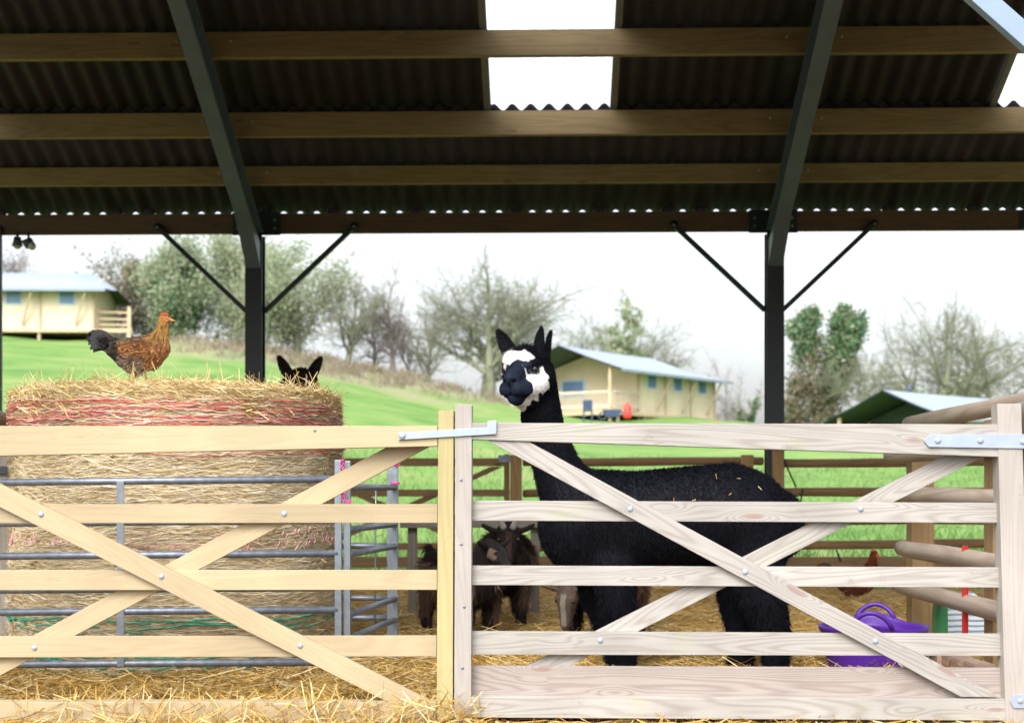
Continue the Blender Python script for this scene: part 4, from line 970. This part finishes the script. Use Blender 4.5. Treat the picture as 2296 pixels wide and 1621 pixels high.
def fur(name,v,nr,f,n,Lf,flow,colf,wd,mat,parent,xf,lift=.45,K=3,bend=.3,jt=.22):
    p,q=scatter(v,nr,f,n); fl=np.asarray(flow(p)); fl=fl-q*(fl*q).sum(1,keepdims=True); fl/=np.maximum(np.linalg.norm(fl,axis=1,keepdims=True),1e-6)
    d=fl*(1-lift)+q*lift+rng.normal(size=(n,3))*jt; d/=np.linalg.norm(d,axis=1,keepdims=True)
    Ln=Lf(p)*(.6+.8*rng.random(n)); c=p+d*Ln[:,None]*.42
    vv,ff=ribbons(c,d,Ln,wd*(.6+.8*rng.random(n)),rng.normal(size=n)*bend,K)
    # taper tips
    col=np.repeat(colf(p),2*K,0); vv=xf(vv)
    return mk(name,vv,ff,mat,parent,False,col)
def inpoly(a,b_,poly):
    r=np.zeros(len(a),bool); n=len(poly)
    for i_ in range(n):
        x1,y1=poly[i_];x2,y2=poly[(i_+1)%n]
        cnd=((y1>b_)!=(y2>b_)); xi=(x2-x1)*(b_-y1)/((y2-y1) if y2!=y1 else 1e-9)+x1; r^=cnd&(a<xi)
    return r
M_hide=attr('animal_hide',.6,.12); M_fur=attr('animal_fleece',.75,.07,0,jit=.4); M_feather=attr('hen_feathers',.7,.15,0,jit=.16)
M_eye=plain('dark_glossy_eye',(.012,.010,.012),.08,0,0); M_horn=plain('grey_horn',(.30,.27,.25),.6,0,.25,30)
# ---- alpaca (local frame = world metres at the main animal)
AY=6.5
def px(u,v,Y=AY): p=P(u,v,Y); return (p.x,p.z)
def A_(u,v,dy,rx,ry,rz): x,z=px(u,v); return (x,AY+dy,z,rx,ry,rz)
HC=np.array([px(1180,838)[0],AY-.12,px(1180,838)[1]])
az,pt=R(22),R(8)
fF=np.array([-math.sin(az)*math.cos(pt),-math.cos(az)*math.cos(pt),-math.sin(pt)]); sS=np.cross(fF,[0,0,1.]); sS/=np.linalg.norm(sS); uU=np.cross(sS,fF)   # sS points to the animal's right... (image left)
def HL(f_,s_,u_): return HC+fF*f_-sS*s_+uU*u_       # s_>0 = image right
def hn(f_,s_,u_,r,ry=None,rz=None): p=HL(f_,s_,u_); return (*p,r,ry or r,rz or r)
def alpaca_nodes():
    ch=[]
    # torso
    ch.append([A_(1300,1180,0,.20,.19,.22),A_(1330,1160,0,.21,.20,.225),A_(1420,1165,0,.2,.215,.225),A_(1520,1160,0,.2,.22,.235),A_(1620,1152,0,.2,.215,.235),A_(1680,1160,0,.19,.20,.225),A_(1710,1185,0,.155,.175,.20)])
    ch.append([A_(1640,1120,0,.16,.17,.175),A_(1690,1140,0,.15,.16,.17)])
    # chest
    ch.append([A_(1290,1130,0,.16,.15,.17),A_(1310,1230,0,.15,.15,.16)])
    # neck
    ch.append([A_(1290,1140,0,.15,.14,.16),A_(1252,1060,-.01,.115,.11,.13),A_(1225,985,-.03,.095,.10,.11),A_(1213,930,-.045,.092,.098,.1),A_(1208,880,-.05,.088,.092,.09),A_(1203,845,-.06,.088,.085,.08)])
    # front legs (near, far)
    ch.append([A_(1375,1260,-.10,.12,.085,.12),A_(1380,1340,-.11,.088,.07,.08),A_(1390,1420,-.115,.068,.06,.07),A_(1395,1500,-.12,.054,.052,.05),A_(1393,1528,-.13,.056,.06,.03)])
    ch.append([A_(1330,1260,.10,.11,.08,.12),A_(1340,1340,.12,.075,.065,.08),A_(1378,1430,.13,.055,.055,.06),A_(1388,1505,.13,.05,.05,.05),A_(1384,1528,.12,.055,.06,.03)])
    # hind legs
    ch.append([A_(1690,1215,-.09,.15,.10,.15),A_(1690,1300,-.10,.125,.085,.1),A_(1715,1380,-.11,.085,.07,.07),A_(1732,1430,-.11,.068,.06,.06),A_(1728,1500,-.12,.052,.05,.05),A_(1722,1528,-.13,.056,.06,.03)])
    ch.append([A_(1665,1215,.10,.14,.1,.15),A_(1660,1300,.11,.115,.08,.1),A_(1668,1380,.12,.085,.07,.07),A_(1675,1430,.12,.065,.06,.06),A_(1668,1500,.13,.055,.055,.05),A_(1664,1528,.12,.058,.06,.03)])
    # tail
    ch.append([A_(1770,1130,0,.06,.05,.06),A_(1782,1185,0,.055,.05,.06),A_(1778,1225,0,.045,.04,.05)])
    # head
    ch.append([hn(0,0,0,.083),hn(-.03,0,.012,.086)])
    ch.append([hn(.01,-.055,.045,.05),hn(.0,0,.062,.055),hn(.01,.055,.045,.05)])
    ch.append([hn(.03,-.038,-.035,.055),hn(.0,-.05,-.0,.06)])
    ch.append([hn(.03,.045,-.055,.066),hn(-.0,.062,-.035,.07),hn(-.02,.055,.0,.068)])
    ch.append([hn(.04,0,.02,.05),hn(.09,0,.012,.044),hn(.14,0,-.006,.040),hn(.18,0,-.019,.032)])
    ch.append([hn(.05,0,-.03,.06),hn(.10,0,-.045,.05),hn(.14,0,-.05,.042)])
    for q in (-1,1): ch.append([hn(.08,q*.042,-.066,.043),hn(.125,q*.040,-.070,.039),hn(.162,q*.024,-.064,.035)]); ch.append([hn(.176,q*.017,-.022,.0185),hn(.165,q*.026,-.012,.016)])
    ch.append([hn(.06,0,-.10,.047),hn(.11,0,-.108,.038),hn(.148,0,-.108,.030)])
    ch.append([hn(.03,.0,-.13,.045),hn(.045,.015,-.12,.045),hn(.0,.03,-.12,.05)])
    # brows
    ch.append([hn(.075,-.055,.03,.02),hn(.085,-.04,.036,.02)]); ch.append([hn(.075,.055,.03,.02),hn(.085,.04,.036,.02)])
    return ch
k_=.18884
def cp(l): return [(x*k_+1071.5,y*k_+688.8) for x,y in l]
WH=[cp([(270,650),(330,575),(400,535),(450,535),(500,562),(560,545),(600,560),(650,600),(700,645),(660,672),(560,692),(500,662),(440,682),(395,695),(360,780),(318,830),(325,750),(340,700),(300,670)]),
    cp([(555,750),(600,845),(660,835),(740,832),(742,740),(775,745),(795,810),(838,850),(840,980),(790,1020),(700,1110),(600,1185),(520,1250),(440,1215),(375,1145),(480,1130),(560,1100),(605,1000),(570,930),(580,860)])]
def facecoords(p):
    q=p-HC; f_=q@fF; s_=-(q@sS); u_=q@uU
    # fixed oblique map in the head's own frame
    X=HC[None]+fF*f_[:,None]-sS*s_[:,None]+uU*u_[:,None]
    a=(s_*math.cos(az)-f_*math.sin(az)*math.cos(pt)-u_*math.sin(az)*math.sin(pt)*0)*498+1180
    b_=838-(u_*math.cos(pt)-f_*math.sin(pt))*498
    return a,b_,f_
def alp_col(p,n_=None):
    base=np.tile(np.array([[.006,.0065,.010]]),(len(p),1))
    a,b_,f_=facecoords(p); hd=np.linalg.norm(p-HC,axis=1)<.26
    wob=np.array([noise.noise(Vector(q)*45) for q in p[hd]]) if hd.any() else np.zeros(0)
    wh=np.zeros(len(p),bool); ah=a[hd]+wob*5; bh=b_[hd]+wob*5; w_=inpoly(ah,bh,WH[0])|inpoly(ah,bh,WH[1]); w_&=(f_[hd]>-.075)&~((f_[hd]>.112)); wh[hd]=w_
    base[wh]=(.78,.76,.74)
    mz=hd&(f_>.085)&~wh; base[mz]=(.014,.019,.034)  # dark muzzle skin, with bluish sky sheen put into its colour
    for sf,ss,su in NOS:
        u_=(p-HC)@uU; s_=-((p-HC)@sS); dd=np.sqrt((s_-ss)**2+((u_-su)*1.5)**2); base[mz&(dd<.011)&(f_>.16)]=(.002,.002,.003)
    base[mz&((mouth(p)>.3)|(philt(p)>.3))]=(.003,.004,.006)
    gp_=inpoly(a,b_,cp([(600,790),(650,770),(735,790),(738,835),(640,840)]))&hd&(f_>-.02); base[gp_]=(.10,.105,.13)
    return base
nodes=alpaca_nodes(); av,an,af=sculpt('alpaca',nodes,.0085,7,None,None,None)
def relax(v,f,wt,it):
    e=np.concatenate([f[:,[0,1]],f[:,[1,2]],f[:,[2,3]],f[:,[3,0]]]); n_=np.bincount(e[:,0],minlength=len(v))+np.bincount(e[:,1],minlength=len(v))
    for _ in range(it):
        a_=np.stack([np.bincount(e[:,0],v[e[:,1],k],len(v))+np.bincount(e[:,1],v[e[:,0],k],len(v)) for k in range(3)],1)/np.maximum(n_,1)[:,None]
        v=v+(a_-v)*wt[:,None]*.6
    return v
wt=np.clip((np.linalg.norm(av-HC,axis=1)-.24)/.1,0,1)*np.clip((av[:,2]-.35)/.2,.12,1)
av=relax(av,af,wt,60)
def vnorm(v,f):
    fn=np.cross(v[f[:,2]]-v[f[:,0]],v[f[:,3]]-v[f[:,1]]); n_=np.zeros_like(v)
    for k in range(4): np.add.at(n_,f[:,k],fn)
    return n_/np.maximum(np.linalg.norm(n_,axis=1,keepdims=True),1e-12)
an=vnorm(av,af)
# sculpt a finer nose: nostrils and mouth line pressed in
q=av-HC; f_=q@fF; s_=-(q@sS); u_=q@uU
NOS=((.20,-.022,-.030),(.20,.022,-.030))
for sf,ss,su in NOS:
    dd=np.sqrt(((f_-sf)*.5)**2+((s_-ss)*.8+(u_-su)*.5*np.sign(ss))**2*1.2+((u_-su)*1.3)**2); av-=an*(np.clip(1-dd/.013,0,1)*.012)[:,None]
def mouth(p):
    q=p-HC; f_=q@fF; s_=-(q@sS); u_=q@uU
    return np.clip(1-np.abs(u_+.090+.25*np.abs(s_)-2.2*s_**2)/.0045,0,1)*np.clip((f_-.09)/.03,0,1)
def philt(p):
    q=p-HC; f_=q@fF; s_=-(q@sS); u_=q@uU
    return np.clip(1-np.abs(s_)/.004,0,1)*np.clip((f_-.15)/.03,0,1)*((u_<-.036)&(u_>-.090))
av-=an*(mouth(av)*.008+philt(av)*.005)[:,None]
def hl(p): return np.linalg.norm(p-HC,axis=1)
def al_len(p):
    h=hl(p); q=p-HC; f_=q@fF; r=np.full(len(p),.017); r[p[:,2]<.42]=.028; r[h<.3]=.013; r[h<.2]=.010; r[(f_>.06)&(h<.26)]=.005; r[(f_>.085)&(h<.26)]=.003; r[(h<.2)&(q@uU>.055)&(f_<.05)&(q@uU<.12)&(alp_col(p)[:,0]<.1)]=.024; r[(h<.26)&(alp_col(p)[:,0]>.1)]=.0065
    r[(q@uU>.12)&(h<.3)]=.010   # ears
    return r
def al_flow(p):
    fl=np.tile(np.array([[.25,0,-1.]]),(len(p),1)); h=hl(p)<.2; fl[h]=(p[h]-HC)*2-fF*.2+np.array([0,0,-.3]); return fl
# ears: leaf-shaped cups, outline given as (centre u, centre v, half width px)
EARS=[([(1154,806,11),(1147,795,16),(1139,782,18),(1131,768,16.5),(1124,755,13),(1118,745,8.5),(1114,739,3)],.02,.012),
      ([(1213,808,11),(1211,794,12.5),(1209,780,13),(1209,766,12.5),(1211,752,10),(1213,740,6),(1214,731,2)],.035,.010),
      ([(1222,808,10),(1226,794,8),(1228,780,7.5),(1229,767,7),(1231,756,6),(1234,746,4),(1236,740,1.5)],.055,.008)]
def ear_mesh(E_,dy,cup,xf,cf,o):
    bm=bmesh.new(); n=10; rings_=[]
    for k,(u,v_,hw) in enumerate(E_):
        x,z=px(u,v_,AY-.12); w_=hw*.9/491.; u2,v2,_=E_[min(k+1,len(E_)-1)]; u1,v1,_=E_[max(k-1,0)]
        tx,tz=(u2-u1),-(v2-v1); l_=math.hypot(tx,tz); nx_,nz_=tz/l_,-tx/l_
        row=[]
        for q in range(n):
            a=2*math.pi*q/n; ca,sa=math.cos(a),math.sin(a); th=.0075*(.5+.5*min(1,w_/.02))
            yy=AY-.12+dy+sa*th+ (cup*(ca*ca)-cup)*-1*(w_/.03)-.0
            row.append(bm.verts.new((x+nx_*w_*ca,yy,z+nz_*w_*ca)))
        rings_.append(row)
    for a,b_ in zip(rings_[:-1],rings_[1:]):
        for q in range(n): bm.faces.new((a[q],a[(q+1)%n],b_[(q+1)%n],b_[q]))
    bm.faces.new(rings_[0][::-1]); bm.faces.new(rings_[-1]); bmesh.ops.recalc_face_normals(bm,faces=bm.faces)
    bmesh.ops.subdivide_edges(bm,edges=bm.edges[:],cuts=1,use_grid_fill=True,smooth=.5)
    bm.verts.ensure_lookup_table(); bm.faces.ensure_lookup_table()
    v=np.array([tuple(q.co) for q in bm.verts]); fc=[tuple(q.index for q in f.verts) for f in bm.faces]; bm.normal_update(); nn=np.array([tuple(q.normal) for q in bm.verts])
    bm.free(); col=cf(v); e=mk('ear',xf(v),fc,M_hide,o,True,col)
    f4=np.array([t for t in fc if len(t)==4])
    fur('ear_fur',v,nn,f4,2600,lambda p:np.full(len(p),.009),lambda p:np.tile(np.array([[.05,0,.8]]),(len(p),1)),cf,.0014,M_fur,e,xf,.25)
def alp(label,xf,cf,flip,seed):
    rr=xf(np.array([[px(1480,1500)[0],AY,0.0]]))[0]; o=empty('alpaca',(rr[0],rr[1],0),label,'alpaca','alpacas')
    fv=xf(av); ff=af[:,::-1] if flip else af
    body=mk('body',fv,ff,M_hide,o,True,cf(av))
    fur('fleece',av,an,af,150000,al_len,al_flow,cf,.0018,M_fur,o,xf,.28)
    q=av-HC; m_=(np.linalg.norm(q,axis=1)<.28)
    # extra dense fur on the head
    fm=af[m_[af].all(1)]
    fur('head_wool',av,an,fm,45000,lambda p:al_len(p)*.9,al_flow,cf,.0014,M_fur,o,xf,.3)
    for E_,dy,cup in (EARS if not flip else [EARS[0],([(2360-u,v_,w_) for u,v_,w_ in EARS[0][0]],.02,.012)]): ear_mesh(E_,dy,cup,xf,cf,o)
    for s_,f0,u0 in ((-.078,.052,.014),(.068,.060,.012)):
        c=xf(HL(f0,s_,u0)[None])[0]; bm=bmesh.new(); bmesh.ops.create_uvsphere(bm,u_segments=20,v_segments=14,radius=.017,matrix=Matrix.Translation(c)); from_bm('eye',bm,M_eye,o,True)
    return o
alp('black alpaca with white forehead and cheek looking over the right gate',lambda p:p,alp_col,False,1)
# grazing straw bits on its back
sg=[]
for (u,v,du,dv) in ((1510,1115,3,14),(1560,1120,-8,2),(1605,1062,2,12),(1652,1072,9,1),(1640,1105,-6,5),(1700,1090,8,8),(1240,1160,7,-5),(1590,1135,4,8)):
    a=P(u,v,AY-.235 if v>1080 else AY-.16); b_=P(u+du,v+dv,AY-.24 if v>1080 else AY-.165); sg.append((*a,.002,*b_,.0015))
HX=px(1205,800)[0]; KX=P(678,900,8.5).x
def xf2(p):
    q=np.array(p,float).copy(); x=-(q[:,0]-HC[0]); y=(q[:,1]-HC[1]); a=R(22)
    X=x*math.cos(a)-y*math.sin(a)*-1*-1; Y=x*math.sin(a)+y*math.cos(a)
    X=x*math.cos(a)+y*math.sin(a)*-1
    return np.stack([KX+X*1.0,8.45+Y,q[:,2]+.075],1)
def brown_col(p):
    c=np.tile(np.array([[.030,.012,.007]]),(len(p),1)); c[(p-HC)@uU>.09]=(.012,.008,.007); return c
alp('dark brown alpaca behind the straw bale, only its ears and crown showing',xf2,brown_col,True,2)
# ---- generic local-frame transform
def mkxf(loc,yaw,s=1.0):
    c_,s_=math.cos(yaw),math.sin(yaw)
    return lambda p: np.stack([loc[0]+s*(np.asarray(p)[:,0]*c_-np.asarray(p)[:,1]*s_),loc[1]+s*(np.asarray(p)[:,0]*s_+np.asarray(p)[:,1]*c_),loc[2]+s*np.asarray(p)[:,2]],1)
def goat(label,loc,yaw,s,cols,head,hdir,graze=False,horns=True):
    """head=(x,y,z) of skull centre, hdir unit vector of the nose, local frame x forward"""
    xf=mkxf(loc,yaw,s); o=empty('goat',(loc[0],loc[1],loc[2]),label,'goat','pygmy goats')
    H=np.array(head); d=np.array(hdir,float); d/=np.linalg.norm(d); sd=np.cross([0,0,1.],d); sd/=np.linalg.norm(sd); up=np.cross(d,sd)
    def h(f_,s_,u_,r,rr=None): p=H+d*f_+sd*s_+up*u_; return (*p,r,r,rr or r)
    ch=[[(-.26,0,.36,.13,.13,.14),(-.1,0,.35,.15,.16,.165),(.08,0,.35,.14,.15,.16),(.22,0,.37,.11,.12,.14)],
        [(.22,0,.40,.10,.10,.11),(*(np.array([.27,0,.44])*.5+H*.5-d*.03),.072,.07,.075),(*(H-d*.04),.06,.06,.06)],
        [h(-.01,0,0,.058),h(.04,0,-.005,.052),h(.09,0,-.03,.038),h(.135,0,-.045,.03),h(.15,0,-.05,.026)],
        [h(.04,0,-.045,.035),h(.12,0,-.062,.024)],
        [h(.03,-.035,.02,.022),h(.03,.035,.02,.022)]]
    for sg_ in (-1,1):
        ch.append([h(-.02,sg_*.05,.02,.016),h(-.02,sg_*.085,.03,.02,.014),h(-.025,sg_*.115,.045,.018,.012),h(-.025,sg_*.135,.06,.01)])
        ch.append([(.18,sg_*.07,.28,.065,.05,.09),(.185,sg_*.075,.17,.04,.036,.05),(.18,sg_*.075,.10,.03,.03,.03),(.185,sg_*.075,.02,.03,.03,.02)])
        ch.append([(-.26,sg_*.075,.30,.08,.055,.1),(-.28,sg_*.08,.20,.045,.04,.05),(-.31,sg_*.08,.14,.032,.03,.03),(-.29,sg_*.08,.02,.03,.03,.02)])
    ch.append([(-.38,0,.46,.02,.02,.02),(-.43,0,.52,.02,.025,.02)])
    v,n_,f=sculpt('g',ch,.0085,6,None,None,None)
    def cf(p):
        c=np.tile(np.array([cols[0]]),(len(p),1)); nz=np.array([noise.noise(Vector(q)*6) for q in p])
        fl=(np.abs(p[:,1])>.07)&(p[:,2]<.44+.05*nz)&(p[:,2]>.12); c[fl]=cols[1]
        q=p-H; f_=q@d; s_=np.abs(q@sd); u_=q@up; hd=(np.linalg.norm(q,axis=1)<.2)
        c[hd]=cols[2]; c[hd&(f_>.02)&(s_<.014)&(u_>-.03)]=cols[3]; c[hd&(s_>.045)&(s_<.075)&(f_>0)&(u_<.03)]=cols[4]
        c[p[:,2]<.10]=(.015,.012,.012); return c
    mk('body',xf(v),f,M_hide,o,True,cf(v))
    hx=lambda p: np.where((np.linalg.norm(p-H,axis=1)<.19),.007,np.where(p[:,2]<.13,.015,.055))
    fur('coat',v,n_,f,52000,hx,lambda p:np.tile(np.array([[-.35,0,-1.]]),(len(p),1)),cf,.0019,M_fur,o,xf,.12)
    if horns:
        for sg_ in (-1,1):
            pts=[H-d*.01+sd*sg_*(.022+.05*t)+up*(.045+.13*t)-d*(.05*t*t) for t in np.linspace(0,1,9)]; pts=xf(np.array(pts))
            tube('horn',pts,.015,M_horn,o,10,False,[s*(.019-.013*t) for t in np.linspace(0,1,9)])
    for sg_ in (-1,1):
        c=xf((H+d*.045+sd*sg_*.047+up*.015)[None])[0]; bm=bmesh.new(); bmesh.ops.create_uvsphere(bm,u_segments=12,v_segments=8,radius=.010*s,matrix=Matrix.Translation(c)); from_bm('eye',bm,M_eye,o,True)
    if graze: pass
    return o
DK=(.020,.014,.012); BR_=(.10,.065,.045); GR=(.20,.15,.11)
g=P(1120,1402,8.75); goat('dark brown horned goat facing the camera in the gap beside the centre stiles',(g.x+.03,8.95,.03),R(-86),1.16,[DK,BR_,(.018,.012,.011),(.045,.022,.018),(.028,.018,.014)],(.36,0,.50),(.85,.0,-.55))
g=P(1038,1425,8.15); goat('long haired brown goat with striped cheek standing across behind the centre stiles',(g.x,8.15,.03),R(-58),1.0,[DK,(.13,.085,.06),(.02,.016,.016),(.04,.03,.03),(.17,.12,.10)],(.36,-.0,.52),(.9,.35,-.45),horns=False)
g=P(1352,1400,7.9); goat('brown and white goat with lowered head behind the black alpaca front legs',(g.x,7.95,.03),R(-118),1.05,[(.015,.012,.012),(.15,.09,.06),(.09,.065,.05),(.20,.18,.15),(.14,.09,.065)],(.40,.0,.29),(.5,.0,-.86),horns=False)
# ---- hens
def hen(label,loc,yaw,s,cf,comb=True,tailc=(.015,.013,.014)):
    xf=mkxf(loc,yaw,s); o=empty('hen',loc,label,'hen','brown hens')
    ch=[[(-.09,0,.165,.055,.045,.05),(-.03,0,.145,.085,.075,.078),(.05,0,.15,.082,.078,.085),(.095,0,.178,.06,.062,.068)],
        [(.095,0,.195,.05,.05,.05),(.118,0,.24,.036,.036,.04),(.125,0,.28,.026,.026,.03),(.128,0,.31,.022,.021,.022)],
        [(.130,0,.315,.024,.021,.021),(.142,0,.313,.017,.015,.015)],
        [(-.02,0,.09,.05,.045,.04),(.0,0,.07,.03,.03,.03)]]
    ch.append([(-.10,0,.185,.045,.03,.035),(-.15,0,.196,.035,.016,.038),(-.195,0,.212,.03,.010,.036),(-.212,0,.215,.018,.008,.024)])
    for sg_ in (-1,1): ch.append([(.05,sg_*.066,.165,.04,.02,.045),(-.02,sg_*.07,.16,.05,.02,.045),(-.09,sg_*.05,.165,.04,.014,.03)])
    v,n_,f=sculpt('h',ch,.005,5,None,None,None)
    mk('body',xf(v),f,M_hide,o,True,cf(v))
    def fl(p): 
        q=np.tile(np.array([[-1.,0,-.1]]),(len(p),1)); nk=p[:,0]>.085; q[nk]=(-.25,0,-1.); q[p[:,0]<-.11]=(-1.,0,.55); return q
    def ln(p): r=np.full(len(p),.024); r[p[:,2]>.24]=.013; r[(p[:,2]>.295)&(p[:,0]>.11)]=.005; r[p[:,0]<-.11]=.038; r[p[:,2]<.1]=.026; return r
    fur('plumage',v,n_,f,26000,lambda p:ln(p)*.8,fl,cf,.0062,M_feather,o,xf,.05,3,.1,.09)
    # tail feathers
    vs=[];fs=[];k0=0
    for i_ in range(11):
        t=i_/10-.5; sd=(.012*(-1)**i_)
        a0=np.array([-.12,sd,.19-.02*t]); dd=np.array([-.85,sd*2,.20-.75*t]); dd/=np.linalg.norm(dd); L_=.125-.04*abs(t)
        upv=np.cross(dd,[0,1,0]); W_=.016
        for q in range(5):
            tt=q/4; c=a0+dd*L_*tt+np.array([0,0,.012*math.sin(tt*3)]); w_=W_*(1-.55*max(0,tt-.6)/.4)*(.6+.4*min(1,tt*3))
            vs+= [c-upv*w_+[0,.002,0],c+upv*w_+[0,.002,0]]
            if q<4: fs.append((k0+2*q,k0+2*q+1,k0+2*q+3,k0+2*q+2))
        k0+=10
    tl=mk('tail_feathers',xf(np.array(vs)),fs,plain('black_tail_feather',tailc,.5,0,.2,20),o)
    md=tl.modifiers.new('t','SOLIDIFY'); md.thickness=.0015
    # beak, comb, eye, face, legs
    bm=bmesh.new(); bmesh.ops.create_cone(bm,cap_ends=True,segments=12,radius1=.0105*s,radius2=.001,depth=.034*s)
    c=xf(np.array([[.170,0,.308]]))[0]; bmesh.ops.transform(bm,matrix=Matrix.Translation(c)@Matrix.Rotation(yaw,4,'Z')@Matrix.Rotation(R(102),4,'Y'),verts=bm.verts); from_bm('beak',bm,plain('yellow_horn_beak',(.62,.34,.08),.4,0,.1,30),o,True)
    M_c=plain('red_comb',(.50,.07,.03),.5,0,.15,40)
    pts=xf(np.array([[.155,0,.328],[.14,0,.338],[.12,0,.338],[.108,0,.330]])); tube('comb',pts,.006,M_c,o,8,False,[.004*s,.008*s,.008*s,.004*s])
    for sg_ in (-1,1):
        c=xf(np.array([[.147,sg_*.0155,.310]]))[0]; bm=bmesh.new(); bmesh.ops.create_uvsphere(bm,u_segments=12,v_segments=8,radius=.0115*s,matrix=Matrix.Translation(c)@Matrix.Diagonal((1.1,.45,1.1,1))); from_bm('face_skin',bm,plain('orange_red_skin',(.60,.20,.09),.6),o,True)
        c=xf(np.array([[.148,sg_*.0205,.313]]))[0]; bm=bmesh.new(); bmesh.ops.create_uvsphere(bm,u_segments=12,v_segments=8,radius=.0038*s,matrix=Matrix.Translation(c)); from_bm('eye',bm,M_eye,o,True)
        lx=.005+.02*sg_; pts=xf(np.array([[lx,sg_*.03,.07],[lx+.008,sg_*.03,.035],[lx,sg_*.03,.0]])); tube('leg',pts,.005,plain('yellow_leg',(.5,.33,.12),.5),o,8)
        sg2=[]
        for an_ in (-35,0,35,180):
            a=xf(np.array([[lx,sg_*.03,.004]]))[0]; b_=xf(np.array([[lx+.03*math.cos(R(an_)),sg_*.03+.03*math.sin(R(an_)),.002]]))[0]; sg2.append((*a,.004*s,*b_,.002*s))
        v_,f_=seg_tubes(sg2,6); mk('foot',v_,f_,bpy.data.materials['yellow_leg'],o,True)
    return o
def hen_col(p):
    x,y,z=p[:,0],p[:,1],p[:,2]; nz=np.array([noise.noise(Vector(q)*55) for q in p]); n2=np.array([noise.noise(Vector(q)*18) for q in p])
    c=np.tile(np.array([[.42,.205,.085]]),(len(p),1))                                  # chestnut
    under=(z<.125+.012*n2)&(x<.06); c[under]=(.28,.20,.15)
    back=(x<.06)&(z>.175+.01*n2); c[back]=(.20,.13,.08)
    wing=(x<.055)&(x>-.06)&(z>.14)&(z<.19+.01*n2); c[wing]=(.38,.185,.08)
    rear=(x<-.075+.02*n2); c[rear]=(.075,.06,.05)
    tl=(x<-.115+.02*n2); c[tl]=(.028,.024,.024)
    neck=(x>.07)&(z>.205); c[neck]=(.46,.27,.09)
    hd=(z>.29)&(x>.09); c[hd]=(.50,.25,.07)
    sp=(nz>.2)&~hd; c[sp]*=.68; sp=(nz<-.28); c[sp]*=1.22
    return c
def hen_col2(p):
    c=np.tile(np.array([[.16,.045,.022]]),(len(p),1)); c[p[:,2]>.26]=(.22,.055,.02); return c
hp=P(303,857,6.74); hen('ginger hen with a black tail standing on top of the straw bale',(hp.x-.0,6.78,hp.z-.005),R(0),.99,hen_col)
hp=P(1925,1330,10.6); hen('dark red brown hen at the back right of the pen behind a gate rail',(P(1915,1300,10.9).x,10.9,.02),R(8),1.2,hen_col2,tailc=(.05,.02,.015))
# straw stuck to the black alpaca
v,f=seg_tubes(sg,5); o=mk('straw_wisps',v,f,M_straw); tag(o,'pale straw wisps caught in the fleece on the black alpaca back','straw',kind='stuff')
